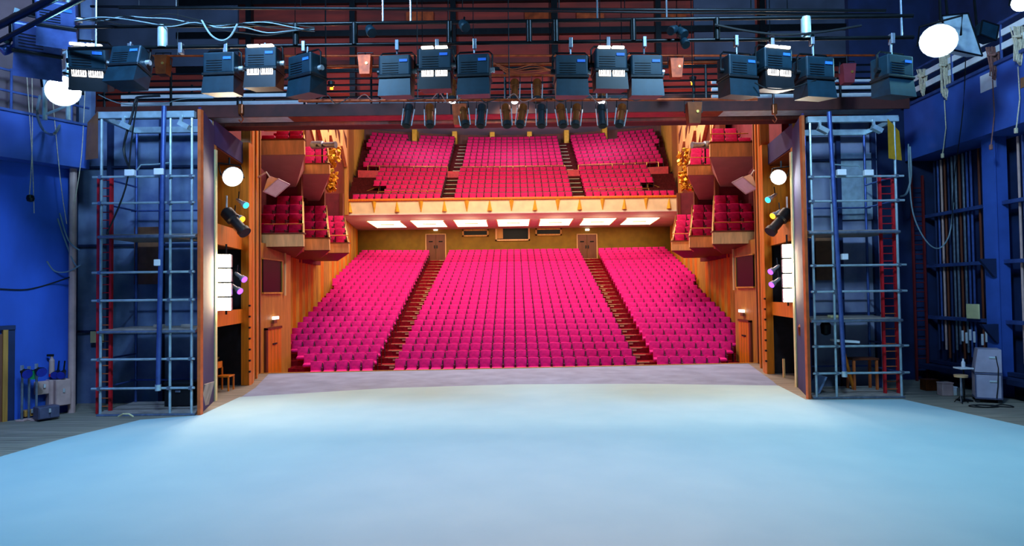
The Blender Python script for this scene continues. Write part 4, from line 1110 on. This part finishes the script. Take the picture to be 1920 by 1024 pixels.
# small spots with colour gels in the slots
def gel_spot(p, d, gel, label, m='lamp_silver', L=0.36, r=0.072):
    p = Vector(p); d = Vector(d).normalized()
    f = thing('gel_spot', label, 'spotlight', p, 'colour-filtered spots in the lamp slots')
    MB().lathe([(-0.08, r * 0.5), (0.0, r * 0.8), (L * 0.6, r * 0.85), (L * 0.65, r * 1.25), (L, r * 1.45)], p, p + d, 12).build('barrel', m, f, smooth=True)
    e = p + d * (L + 0.001)
    MB().cone(e, e + d * 0.012, r * 1.35, r * 1.35, 14).build('lens', gel, f)
    MB().tube(p, p + Vector((0, 0.05, 0.28)), 0.018, 6).build('bracket', 'steel_black', f)
    return f
for sx, d, lst in ((-1, 19.4, ((447, 376, 'e_cyan', 'cyan'), (440, 402, 'e_amber', 'amber'), (442, 430, 'e_violet', 'violet'), (444, 514, 'e_violet', 'lilac upper'), (436, 536, 'e_violet', 'lilac lower'))),
                   (1, 20.6, ((1453, 366, 'e_cyan', 'cyan'), (1462, 396, 'e_amber', 'amber'), (1462, 424, 'e_violet', 'violet'), (1458, 500, 'e_violet', 'lilac upper'), (1460, 524, 'e_violet', 'lilac lower')))):
    for px, py, gel, nm in lst:
        gel_spot(at(px, py, d), (-sx * 0.75, -0.35, -0.45), gel, '%s gelled spot in the %s lamp slot' % (nm, SIDE[sx]))
    p = at(425 if sx < 0 else 1476, 398, d - 0.2)
    f = thing('profile_spot', 'large dark profile spot in the %s lamp slot between the gelled spots' % SIDE[sx], 'spotlight', p)
    MB().lathe([(-0.1, 0.1), (0.0, 0.2), (0.35, 0.2), (0.4, 0.15), (0.8, 0.15), (0.82, 0.19), (0.95, 0.19)], p, p + Vector((-sx * 0.6, -0.2, -0.6)), 14).build('barrel', 'lamp_black', f, smooth=True)
    MB().tube(p, p + Vector((0, 0, 0.5)), 0.03, 6).build('bracket', 'lamp_silver', f)
# open white square reflectors before the boxes
for sx, px, py, d in ((-1, 514, 345, 23.5), (1, 1400, 341, 25.0)):
    c = at(px, py, d)
    f = thing('reflector_lamp', 'open white pyramid reflector lamp hung before the %s boxes' % SIDE[sx], 'floodlight', c)
    dr = Vector((-sx * 0.55, -0.25, -0.75)).normalized()
    u = dr.cross(Vector((0, 1, 0.2))).normalized(); v = u.cross(dr).normalized()
    a = c - dr * 0.3
    big = [c + dr * 0.2 + u * 0.36 * i + v * 0.36 * j for i, j in ((-1, -1), (1, -1), (1, 1), (-1, 1))]
    sm = [a + u * 0.08 * i + v * 0.08 * j for i, j in ((-1, -1), (1, -1), (1, 1), (-1, 1))]
    MB().hexa(sm, big).build('bell', 'white', f)
    for i in range(4):
        MB().tube(big[i], big[(i + 1) % 4], 0.025, 6).build('rim', 'lamp_silver', f)
    MB().path([a, a - dr * 0.3, Vector((sx * -0.0 + c.x + sx * 0.75, c.y + 0.2, c.z + 0.25))], 0.035).build('arm', 'lamp_silver', f)
# ================================================================== GALLERIES
# left gallery beam along the slanted wall
dL = (Lb - La).normalized(); nL = Vector((dL.y, -dL.x)) * -1
if nL.x < 0: nL = -nL
def LW(t, off, z):   # point on the left wall: t metres back from the column, off into the room
    p = Lb - dL * t + nL * off
    return Vector((p.x, p.y, z))
def onL(px, py, off):
    r = at(px, py, 1.0) - CAM; n3 = Vector((nL.x, nL.y, 0)); q = Vector((Lb.x, Lb.y, 0)) + n3 * off
    return CAM + r * ((q - CAM).dot(n3) / r.dot(n3))
def onR(px, py, x):
    r = at(px, py, 1.0) - CAM
    return CAM + r * (x / r.x)
gl = thing('gallery', 'blue fly gallery along the slanted left stage wall', 'gallery', LW(2.5, 0.5, 6.3), kind='structure')
MB().hexa([LW(-0.1, 0.55, 6.3), LW(6.6, 0.55, 6.3), LW(6.6, 0.05, 6.3), LW(-0.1, 0.05, 6.3)], [LW(-0.1, 0.55, 7.4), LW(6.6, 0.55, 7.4), LW(6.6, 0.05, 7.4), LW(-0.1, 0.05, 7.4)]).build('beam', 'blue_beam', gl)
MB().hexa([LW(-0.1, 0.6, 7.4), LW(6.6, 0.6, 7.4), LW(6.6, 0.05, 7.4), LW(-0.1, 0.05, 7.4)], [LW(-0.1, 0.6, 7.46), LW(6.6, 0.6, 7.46), LW(6.6, 0.05, 7.46), LW(-0.1, 0.05, 7.46)]).build('deck_edge', 'steel_blue', gl)
for z in (7.9, 8.4):
    MB().tube(LW(-0.1, 0.5, z), LW(6.6, 0.5, z), 0.03).build('rail', 'steel_blue', gl)
for k in range(5):
    MB().tube(LW(0.3 + k * 1.3, 0.5, 7.46), LW(0.3 + k * 1.3, 0.5, 8.45), 0.03).build('post', 'steel_blue', gl)
for k in range(3):
    MB().hexa([LW(2.2 + k * 0.1, 0.08, 8.0 + k * 0.55), LW(4.0, 0.06, 8.0 + k * 0.55), LW(4.0, 0.16, 8.0 + k * 0.55), LW(2.2 + k * 0.1, 0.16, 8.0 + k * 0.55)], [LW(2.2 + k * 0.1, 0.08, 8.3 + k * 0.55), LW(4.0, 0.06, 8.3 + k * 0.55), LW(4.0, 0.16, 8.3 + k * 0.55), LW(2.2 + k * 0.1, 0.16, 8.3 + k * 0.55)]).build('wall_board', 'orange_paint', gl)
# lower ledge shadow strip on the left wall
# corner column
o = MB(); o.tube((-11.42, 16.5, 0), (-11.42, 16.5, 6.3), 0.085, 10)
tag(o.build('corner_column', 'box_pink'), 'slim pinkish pipe column at the end of the blue left wall', 'column')
# right gallery
gr = thing('gallery', 'blue fly gallery along the right stage wall hung with rope coils', 'gallery', (12.9, 15, 7.0), kind='structure')
MB().box(12.6, 13.6, 8, 20.5, 7.0, 8.7).build('beam', 'blue_beam', gr)
MB().box(12.52, 13.6, 8, 20.5, 8.7, 8.78).build('deck_edge', 'steel_blue', gr)
for z in (9.05, 9.4):
    MB().box(12.62, 12.66, 14.0, 20.5, z, z + 0.17).build('rail_board', 'white', gr)
MB().tube((12.62, 8, 9.75), (12.62, 20.5, 9.75), 0.04).build('rail', 'steel_blue', gr)
for k in range(6):
    MB().tube((12.64, 9 + k * 1.85, 8.75), (12.64, 9 + k * 1.85, 9.8), 0.035).build('post', 'steel_blue', gr)
MB().box(12.58, 12.6, 16.55, 17.1, 8.15, 8.6).build('plate', 'white', gr)
MB().box(12.58, 12.6, 15.3, 15.75, 7.85, 8.1).build('plate', 'tan_panel', gr)
# rope coils hung over the rail with tails
def coil(px, y0, y1, d, tail, m, label, n=9, w_=14):
    d = min(onR(px, y0, 12.5).y, 20.4)
    c = at(px, y0, d); zb = at(px, y1, d).z
    g = thing('rope_coil', label, 'rope', c, 'rope coils on the right gallery')
    rr = random.Random(int(px))
    mb = MB()
    wd = w_ / FPX * d
    for k in range(n):
        f = (k / (n - 1) - 0.5)
        x = c.x + f * wd; b = zb + rr.uniform(0, 0.15) + abs(f) * 0.25
        mb.path([(x - 0.02, c.y + rr.uniform(-.05, .05), c.z), (x * 0.9 + c.x * 0.1, c.y + rr.uniform(-.08, .08), (c.z + b) / 2), (c.x + f * wd * 0.6, c.y + rr.uniform(-.06, .06), b), (c.x + f * wd * 0.3 + 0.06, c.y, b - 0.04), (c.x + f * wd * 0.5 + 0.12, c.y + rr.uniform(-.06, .06), b + 0.3), (x + 0.08, c.y + rr.uniform(-.05, .05), c.z)], 0.016, 5)
    mb.build('loops', m, g, smooth=True)
    MB().path([(c.x - wd * 0.6, c.y, zb + (c.z - zb) * 0.75), (c.x, c.y - 0.1, zb + (c.z - zb) * 0.72), (c.x + wd * 0.6, c.y, zb + (c.z - zb) * 0.76)], 0.03).build('binding', m, g)
    if tail:
        t = at(px - 1, tail, d)
        MB().path([(c.x, c.y, zb), (c.x + 0.02, c.y, (zb + t.z) / 2), t], 0.014, 5).build('tail', m, g)
        MB().rbox(t, (0.07, 0.07, 0.14), 0.02).build('knot', m, g)
coil(1768, 100, 188, 15.9, 292, 'rope', 'large pale rope coil under the glaring right work light')
coil(1727, 130, 182, 17.5, None, 'rope', 'pale rope coil beside the inner end of the right gallery', 6, 12)
coil(1859, 88, 150, 14.9, 276, 'rope_brown', 'brown rope coil in the middle of the right gallery', 9, 15)
coil(1906, 50, 125, 14.4, 245, 'rope', 'pale rope coil at the outer end of the right gallery', 9, 16)
# cables hanging at the sides
cable([at(1706, 275, 19.15), at(1708, 330, 19.15), at(1700, 362, 19.15), at(1688, 368, 19.15)], 0.03, 'cable_pale', 'white cable loop hanging beside the yellow panel')
cable([at(1703, 270, 19.15), at(1705, 330, 19.15), at(1712, 400, 19.15), at(1735, 450, 19.15), at(1760, 466, 19.15), at(1780, 440, 19.15), at(1788, 380, 19.15)], 0.02, 'cable_pale', 'long pale cable looping low against the right wall')
cable([onR(1812, 60, 12.5), at(1806, 200, 15.4), onR(1790, 330, 12.5), at(1785, 420, 15.4)], 0.012, 'cable', 'thin dark line hanging from the right gallery')
cable([onL(75, 180, 0.62), at(70, 215, 14.2), onL(82, 245, 0.62), at(100, 252, 14.2), onL(112, 235, 0.62)], 0.03, 'cable_pale', 'pale cable loop below the glaring left work light')
for k, (a, b) in enumerate((((50, 180), (64, 400)), ((60, 170), (55, 370)), ((95, 250), (125, 420)), ((160, 200), (140, 380)))):
    cable([onL(a[0], 128 + a[0] * 0.17, 0.55), onL((a[0] + b[0]) / 2 + 3, (a[1] + b[1]) / 2, 0.6), onL(b[0], b[1], 0.6)], 0.009, 'rope', '%s thin line from the left hanging before the left gallery' % ORD[k], 'hanging_line')
c = onL(57, 372, 0.6)
tag(MB().lathe([(-0.09, 0.02), (-0.07, 0.07), (0, 0.09), (0.07, 0.07), (0.09, 0.02)], c, c + Vector((0, 0, 1)), 12).build('counterweight', 'steel_black', smooth=True), 'round dark weight hanging on a line before the blue left wall', 'weight')
for k, pts in enumerate((((88, 490), (102, 508), (125, 510), (150, 498)), ((108, 410), (118, 440), (140, 495), (152, 497)), ((112, 400), (128, 450), (150, 470)), ((0, 542), (50, 543), (95, 532), (130, 520)))):
    cable([onL(x, y, 0.02) if x < 120 else at(x, y, 16.4) for x, y in pts], 0.018, 'cable_pale' if k < 3 else 'cable', '%s cable loop looped on the left wall near the pink column' % ORD[k])
# slanted gallery pipes and lamps on the upper left
pipe('slanted_pipe', at(-30, 62, 12.5), at(110, -8, 11.0), 0.07, 'steel_black', 'upper thick slanted pipe in the top left corner')
pipe('slanted_pipe', at(-30, 92, 12.6), at(165, -8, 10.6), 0.045, 'steel_black', 'lower slanted pipe in the top left corner')
bm_ = thing('lamp_boom', 'pale vertical lattice boom behind the glaring left work light', 'boom', at(110, 230, 14.2))
for px in (84, 128):
    MB().tube(at(px, 225, 14.2), at(px, -20, 14.2), 0.05).build('chord', 'steel_pale', bm_)
for k in range(7):
    MB().tube(at(84, 215 - k * 34, 14.2), at(128, 198 - k * 34, 14.2), 0.03).build('lattice', 'steel_pale', bm_)
flood(72, 92, 0, 0.6, 0, 12.6, 'gallery floodlights', 'large blue-grey floodlight tilted on the left gallery with pale barn doors', 22, 1.3, 'steel_blue', 'lamp_black', False)
flood(108, 42, 0, 0.5, 0, 12.0, 'gallery floodlights', 'blue-grey floodlight tilted at the top of the left boom', 25, 1.05, 'steel_blue', 'lamp_black', False)
flood(172, 128, 1, 0.25, 0, 12.4, 'gallery floodlights', 'dark floodlight half hidden right of the glaring left work light', 12, 1.1, 'lamp_teal', 'lamp_black', True)
c = at(22, 92, 12.4)
f = thing('birdie_lamp', 'small round lamp pair wrapped in cable at the top left', 'spotlight', c)
for q in (-0.1, 0.12):
    MB().lathe([(-0.12, 0.03), (-0.1, 0.09), (0.05, 0.1), (0.1, 0.09)], c + Vector((q, 0, 0)), c + Vector((q * 8, -0.6, -0.7)), 12).build('head', 'steel_blue', f, smooth=True)
MB().path([c + Vector((-0.1, 0, 0.1)), c + Vector((0.0, 0, 0.3)), c + Vector((0.1, 0, 0.8))], 0.05).build('cable_wrap', 'cable_pale', f)
# big fan shaped reflectors upper right
for k, (a, b, c_, d_) in enumerate((((1765, 30), (1815, 25), (1842, 105), (1780, 92)), ((1842, 38), (1873, 48), (1868, 76), (1838, 64)))):
    d0 = 14.3
    f = thing('fan_reflector', ('large pale blue fan reflector beside the glaring right work light', 'smaller teal square shade at the top right')[k], 'reflector', at(*a, d0))
    q = [at(*p, d0) for p in (a, b, c_, d_)]; q2 = [p + Vector((0.1, 0.5, 0.05)) for p in q]
    cc = sum(q2, Vector()) / 4
    MB().hexa(q, [cc + (p - cc) * 0.8 for p in q2]).build('shade', 'steel_pale' if k == 0 else 'lamp_teal', f)
    for i in range(4): MB().tube(q[i], q[(i + 1) % 4], 0.02, 6).build('rim', 'steel_black', f)
    MB().tube(cc, cc + Vector((0, 0.1, 1.2)), 0.03, 6).build('hanger', 'steel_black', f)

# ================================================================== RIGHT WALL: UPRIGHT PIPES, COLUMN, RAILS
for k, yy in enumerate((17.35,)):
    c = thing('steel_column', 'wide blue steel column standing before the pipes on the right wall', 'column', (13.1, yy, 0))
    MB().box(12.95, 13.3, yy - 0.16, yy + 0.16, 0, 7.0).build('web', 'blue_beam', c)
    MB().box(12.9, 12.95, yy - 0.22, yy + 0.22, 0, 7.0).build('flange', 'blue_beam', c)
    for z in (1.95, 3.7): MB().hexa([(12.85, yy - 0.2, z - 0.5), (12.9, yy - 0.2, z - 0.5), (12.9, yy - 0.1, z - 0.5), (12.85, yy - 0.1, z - 0.5)], [(12.45, yy - 0.2, z), (12.9, yy - 0.2, z), (12.9, yy - 0.1, z), (12.45, yy - 0.1, z)]).build('bracket', 'blue_dark', c)
ys = [15.2 + 0.16 * k for k in range(32)]
kk = 0
pipe_ys = []
for y in ys:
    if abs(y - 17.35) < 0.28: continue
    rr = random.Random(int(y * 100))
    if rr.random() < 0.12: continue
    zb = rr.uniform(0.75, 1.3)
    m = rr.choice(['steel_blue', 'steel', 'box_pink', 'steel_blue', 'blue_dark', 'wood_dark'])
    kk += 1
    pipe_ys.append(y)
    o = MB().tube((13.30, y, zb), (13.30, y, 6.9), 0.032, 8).build('upright_pipe', m, smooth=True)
    tag(o, 'upright pipe on the right stage wall, %s along from the camera side' % (ORD[kk - 1] if kk <= 20 else ORD[kk - 21] + ' past twenty'), 'pipe', 'upright pipes on the right stage wall')
for k, z in enumerate((0.62, 2.0, 3.62, 5.2)):
    o = MB().box(13.12, 13.28, 14.2, 20.5, z - 0.05, z + 0.05).build('pipe_rail', 'steel_blue' if k else 'blue_dark')
    tag(o, '%s horizontal rail from the floor holding the pipes on the right wall' % ORD[k], 'rail')
for k, y in enumerate([q for q in pipe_ys if q > 17.7][:8]):
    tag(MB().rbox((13.25, y, 1.45 + 0.05 * (k % 3)), (0.05, 0.05, 0.32), 0.01).build('pipe_label', 'white'), 'white sleeve on the pipes of the right wall, %s from the column' % ORD[k], 'sleeve')
tag(MB().rbox((13.05, 18.3, 2.25), (0.04, 0.5, 0.42), 0.01).build('notice_board', 'cream'), 'cream notice plate fixed to the right wall rail', 'plate')
tag(MB().rbox((-11.6, 17.76, 1.85), (0.36, 0.04, 0.32), 0.01).build('notice_board', 'cream'), 'cream notice plate in the dark recess beside the left red ladder', 'plate')
# far red ladder in the right corner
l = thing('ladder', 'dim dark red ladder in the corner behind the right tower', 'ladder', (12.85, 20.3, 0))
for x in (12.65, 13.0): MB().box(x - 0.03, x + 0.03, 20.27, 20.33, 0, 6.5).build('stile', 'maroon_dark', l)
for k in range(20): MB().tube((12.65, 20.3, 0.4 + 0.3 * k), (13.0, 20.3, 0.4 + 0.3 * k), 0.014, 6).build('rung', 'maroon_dark', l)
# low bench of the pin rail
tag(MB().box(12.7, 13.3, 14.5, 20.3, 0.42, 0.55).build('pin_rail_shelf', 'blue_dark'), 'low dark blue shelf along the foot of the right wall', 'shelf')

# ================================================================== RIGHT FLOOR: FLIGHT CASES AND STOOL
c = at(1851, 748, 16.6); c.z = 0
rz = -0.5
fc = thing('equipment_case', 'stacked grey rolling equipment case standing by the right wall', 'case', c, None, rz)
MB().rbox((0, 0, 0.42), (0.56, 0.6, 0.62), 0.02).build('lower_box', 'case_grey', fc, local=True)
MB().hexa([(-0.28, -0.3, 0.78), (0.28, -0.3, 0.78), (0.28, 0.3, 0.78), (-0.28, 0.3, 0.78)], [(-0.2, -0.28, 1.36), (0.28, -0.3, 1.36), (0.28, 0.3, 1.36), (-0.2, 0.28, 1.36)]).build('upper_box', 'case_grey', fc, local=True)
for z in (0.12, 0.74): MB().rbox((0, 0, z), (0.58, 0.62, 0.05), 0.01).build('edge_band', 'case_edge', fc, local=True)
for x in (-0.27, 0.27): MB().box(x - 0.015, x + 0.015, -0.312, -0.295, 0.12, 0.74).build('edge_strip', 'case_edge', fc, local=True)
for q in ((-.23, -.24), (.23, -.24), (-.23, .24), (.23, .24)): MB().tube((q[0], q[1] - 0.025, 0.05), (q[0], q[1] + 0.025, 0.05), 0.05, 12).build('caster', 'black', fc, local=True)
for z in (0.55, 1.15): MB().rbox((0.1, -0.305, z), (0.16, 0.02, 0.05), 0.01).build('handle', 'lamp_silver', fc, local=True)
MB().path([(0.16, -0.33, 1.2), (0.2, -0.36, 0.9), (0.18, -0.36, 0.45), (0.15, -0.34, 0.15)], 0.012).build('power_lead', 'cable', fc, local=True)
c = at(1803, 752, 16.4); c.z = 0
st = thing('round_stool', 'slim round stool with a tan top next to the equipment case', 'stool', c)
MB().cone(c + Vector((0, 0, 0.66)), c + Vector((0, 0, 0.72)), 0.15, 0.16, 18).build('seat', 'nosing', st)
MB().tube(c + Vector((0, 0, 0.02)), c + Vector((0, 0, 0.66)), 0.025).build('stem', 'steel', st)
for a in range(3):
    q = Vector((math.cos(a * 2.1), math.sin(a * 2.1), 0)) * 0.17
    MB().tube(c + Vector((0, 0, 0.2)), c + q + Vector((0, 0, 0.012)), 0.012, 6).build('leg', 'steel_black', st)
c2 = c + Vector((0.28, 0.3, 0)) 
tb = thing('small_table', 'small dark stand with a white tray between stool and equipment case', 'table', c2)
MB().rbox(c2 + Vector((0, 0, 0.85)), (0.34, 0.3, 0.04), 0.01).build('tray', 'white', tb)
MB().tube(c2, c2 + Vector((0, 0, 0.85)), 0.02).build('post', 'steel_black', tb)
MB().rbox(c2 + Vector((0, 0, 0.02)), (0.3, 0.26, 0.03), 0.01).build('foot', 'steel_black', tb)
tag(MB().lathe([(0, 0.045), (0.12, 0.045), (0.17, 0.02), (0.22, 0.02)], c2 + Vector((0, 0, 0.875)), c2 + Vector((0, 0, 2)), 10).build('bottle', 'white', smooth=True), 'small white bottle on the white tray', 'bottle')
for k, (px, py, w_, h, m, lab) in enumerate(((1772, 728, 0.3, 0.34, 'box_pink', 'pinkish carton on the floor by the pipe rail'), (1783, 733, 0.22, 0.22, 'white', 'small white carton on the floor beside the pinkish one'), (1742, 716, 0.36, 0.3, 'lamp_bronze', 'brown bundle lying under the pipe rail by the corner'))):
    p = at(px, py, 17.6 + 0.9 * (k == 2)); p.z = 0
    b = thing('carton', lab, 'box', p)
    MB().rbox(p + Vector((0, 0, h / 2)), (w_, w_ * 0.8, h), 0.015).build('body', m, b)
    MB().rbox(p + Vector((0, 0, h + 0.005)), (w_ + 0.02, w_ * 0.8 + 0.02, 0.03), 0.008).build('lid', m, b)
for k in range(2):
    cc = at(1845, 756 + k * 3, 15.9); pts = [(cc.x + 0.35 * math.cos(a) * (1 + 0.2 * k) + 0.25 * k, cc.y + 0.18 * math.sin(a * (1 + k)) , 0.015) for a in [i * 0.7 for i in range(10)]]
    cable(pts, 0.014, 'cable', ('black cable curled on the floor before the equipment case', 'second black cable trailing from the equipment case')[k])

# ================================================================== LEFT FLOOR: LAMP STANDS, BOXES, DOOR
p0 = LW(3.05, 0, 0); p1 = LW(1.75, 0, 0)
dr = thing('door_5', 'dark timber-lined stage door at the left edge of the photo', 'door', LW(2.12, 0.05, 0), kind='structure')
MB().hexa([LW(1.57, 0.0, 0), LW(2.72, 0.0, 0), LW(2.72, 0.06, 0), LW(1.57, 0.06, 0)], [LW(1.57, 0.0, 2.1), LW(2.72, 0.0, 2.1), LW(2.72, 0.06, 2.1), LW(1.57, 0.06, 2.1)]).build('door_leaf', 'door_brown', dr)
MB().hexa([LW(1.47, 0.0, 0), LW(1.57, 0.0, 0), LW(1.57, 0.1, 0), LW(1.47, 0.1, 0)], [LW(1.47, 0.0, 2.2), LW(1.57, 0.0, 2.2), LW(1.57, 0.1, 2.2), LW(1.47, 0.1, 2.2)]).build('jamb', 'wood_deep', dr)
MB().hexa([LW(1.32, 0.0, 0), LW(1.47, 0.0, 0), LW(1.47, 0.07, 0), LW(1.32, 0.07, 0)], [LW(1.32, 0.0, 2.28), LW(1.47, 0.0, 2.28), LW(1.47, 0.07, 2.28), LW(1.32, 0.07, 2.28)]).build('jamb', 'blue_dark', dr)
MB().hexa([LW(1.32, 0.0, 2.2), LW(2.72, 0.0, 2.2), LW(2.72, 0.1, 2.2), LW(1.32, 0.1, 2.2)], [LW(1.32, 0.0, 2.3), LW(2.72, 0.0, 2.3), LW(2.72, 0.1, 2.3), LW(1.32, 0.1, 2.3)]).build('head', 'blue_dark', dr)
def lamp_stand(px, d, h, gel, label):
    c = at(px, 780, d); c.z = 0
    f = thing('lamp_stand', label, 'lamp stand', c, 'lamp stands against the blue wall')
    MB().rbox(c + Vector((0, 0, 0.02)), (0.2, 0.16, 0.04), 0.01).build('base', 'box_pink', f)
    MB().tube(c, c + Vector((0, 0, h)), 0.026).build('pole', 'steel', f, smooth=True)
    hd_ = MB().lathe([(-0.1, 0.04), (-0.08, 0.07), (0.06, 0.08), (0.08, 0.12), (0.12, 0.12)], c + Vector((0.06, 0, h + 0.05)), c + Vector((0.8, -0.4, h - 0.2)), 12).build('lamp_head', 'lamp_black', f, smooth=True)
    q = c + Vector((0.06, 0, h + 0.05)); e = (Vector((0.74, -0.4, -0.25))).normalized()
    MB().cone(q + e * 0.125, q + e * 0.135, 0.115, 0.115, 14).build('gel', gel, hd_)
    MB().obox(c + Vector((0, -0.01, h + 0.16)), (0.05, 0.05, 0.12)).build('clamp', 'lamp_silver', f)
lamp_stand(41, 15.45, 1.12, 'blue_gel', 'thin lamp stand with blue filter nearest the stage door')
lamp_stand(54, 15.6, 1.08, 'green_gel', 'thin lamp stand with green filter')
lamp_stand(68, 15.5, 1.15, 'blue_gel', 'thin lamp stand with blue filter above the pink box')
def wbox(px, py0, py1, d, w_, dep, m, name, label, doors=0):
    a = at(px, py1, d); b = at(px, py0, d)
    f = thing(name, label, 'box', a)
    z0 = max(a.z, 0.0)
    rot = Matrix.Rotation(math.atan2(dL.y, dL.x) , 3, 'Z')
    MB().rbox((a.x, a.y, (z0 + b.z) / 2), (w_, dep, b.z - z0), 0.015, rot).build('body', m, f)
    if doors:
        for k in range(doors):
            o_ = rot @ Vector((-w_ / 2 + w_ * (k + 0.5) / doors, -dep / 2 - 0.012, 0))
            MB().rbox(Vector((a.x, a.y, (z0 + b.z) / 2)) + o_, (w_ / doors - 0.03, 0.02, (b.z - z0) - 0.04), 0.006, rot).build('cover', m, f)
    o_ = rot @ Vector((0, -dep / 2 - 0.03, 0.05))
    MB().rbox(Vector((a.x, a.y, (z0 + b.z) / 2)) + o_, (0.05, 0.03, 0.1), 0.008, rot).build('latch', 'lamp_silver', f)
    return f
wbox(79, 715, 739, onL(79, 739, 0.12).y, 0.3, 0.2, 'box_pink', 'wall_box', 'pink-grey switch box on the blue wall above the toolbox')
wbox(87, 761, 784, 15.55, 0.45, 0.3, 'case_edge', 'tool_box', 'blue-grey toolbox on the floor below the switch box', 2)
wbox(103, 711, 760, onL(103, 760, 0.14).y, 0.34, 0.22, 'box_pink', 'distribution_box', 'tall pink-grey distribution box nearer the switch box', 1)
wbox(115, 711, 760, onL(115, 760, 0.3).y, 0.34, 0.22, 'box_pink', 'distribution_box', 'tall pink-grey distribution box nearer the column', 1)
wbox(56, 768, 780, 15.75, 0.3, 0.2, 'wood_deep', 'wood_crate', 'low brown crate on the floor between the lamp stands')
c = onL(97, 706, 0.2)
ex = thing('fire_extinguisher', 'slim pale cylinder standing above the distribution boxes', 'extinguisher', c)
MB().lathe([(0, 0.06), (0.4, 0.06), (0.46, 0.03), (0.5, 0.03)], c, c + Vector((0, 0, 1)), 12).build('cylinder', 'box_pink', ex, smooth=True)
MB().rbox(c + Vector((-0.04, 0, 0.53)), (0.16, 0.05, 0.06), 0.01).build('valve', 'black', ex)
MB().cone(c, c + Vector((0, 0, 0.07)), 0.064, 0.064, 12).build('band', 'red_paint', ex)
for k, px in enumerate((108, 119)):
    c = at(px, 711, 16.3)
    gel_spot(c + Vector((0, 0, 0.18)), (0.3, -0.9, -0.3), 'blue_gel', ('small blue lamp on top of the distribution boxes', 'small lamp above the distribution boxes by the column')[k], 'lamp_black', 0.2, 0.07)

# doorway behind the left jamb: chair, upright desk
c = Vector((-9.05, 20.0, 0.0))
ch = thing('wooden_chair', 'light wooden chair inside the dark doorway at the left of the opening', 'chair', c)
MB().rbox(c + Vector((0, 0, 0.45)), (0.42, 0.42, 0.05), 0.012).build('seat', 'wood_orange', ch)
for q in ((-1, -1), (1, -1), (-1, 1), (1, 1)):
    MB().box(c.x + q[0] * 0.18 - 0.02, c.x + q[0] * 0.18 + 0.02, c.y + q[1] * 0.18 - 0.02, c.y + q[1] * 0.18 + 0.02, 0.0, 0.9 if q[0] < 0 else 0.43).build('leg', 'wood_orange', ch)
MB().box(c.x - 0.2, c.x - 0.16, c.y - 0.2, c.y + 0.2, 0.7, 0.9).build('backrest', 'wood_orange', ch)
c = Vector((-10.0, 20.5, 0.0))
dk = thing('cabinet', 'dark red-brown cabinet with shelves inside the left doorway', 'cabinet', c)
MB().box(c.x - 0.4, c.x + 0.3, c.y - 0.45, c.y + 0.45, 0, 0.9).build('body', 'wood_dark', dk)
MB().box(c.x - 0.4, c.x + 0.1, c.y - 0.45, c.y + 0.45, 1.2, 1.26).build('shelf', 'wood_dark', dk)
MB().box(c.x - 0.42, c.x + 0.32, c.y - 0.47, c.y + 0.47, 0.9, 0.95).build('top', 'wood_deep', dk)
for q in (-1, 1): MB().box(c.x - 0.4, c.x - 0.3, c.y + q * 0.4 - 0.03, c.y + q * 0.4 + 0.03, 0.95, 1.5).build('upright', 'wood_dark', dk)
c = Vector((9.6, 21.6, 0.0))
fr = thing('timber_goalpost', 'orange timber frame standing inside the dark doorway at the right', 'timber frame', c)
MB().box(c.x - 0.05, c.x + 0.05, c.y - 0.05, c.y + 0.05, 0, 1.85).build('upright', 'orange_paint', fr)
MB().box(c.x - 0.05, c.x + 0.6, c.y - 0.05, c.y + 0.05, 0.3, 0.4).build('foot_rail', 'orange_paint', fr)
MB().box(c.x + 0.5, c.x + 0.6, c.y - 0.05, c.y + 0.05, 0, 1.85).build('upright', 'orange_paint', fr)
c = at(1470, 705, 21.4); c.z = 0
tag(MB().box(c.x - 0.03, c.x + 0.03, c.y - 0.03, c.y + 0.03, 0, 0.62).build('short_post', 'wood_pale'), 'short pale post in the right doorway', 'post')
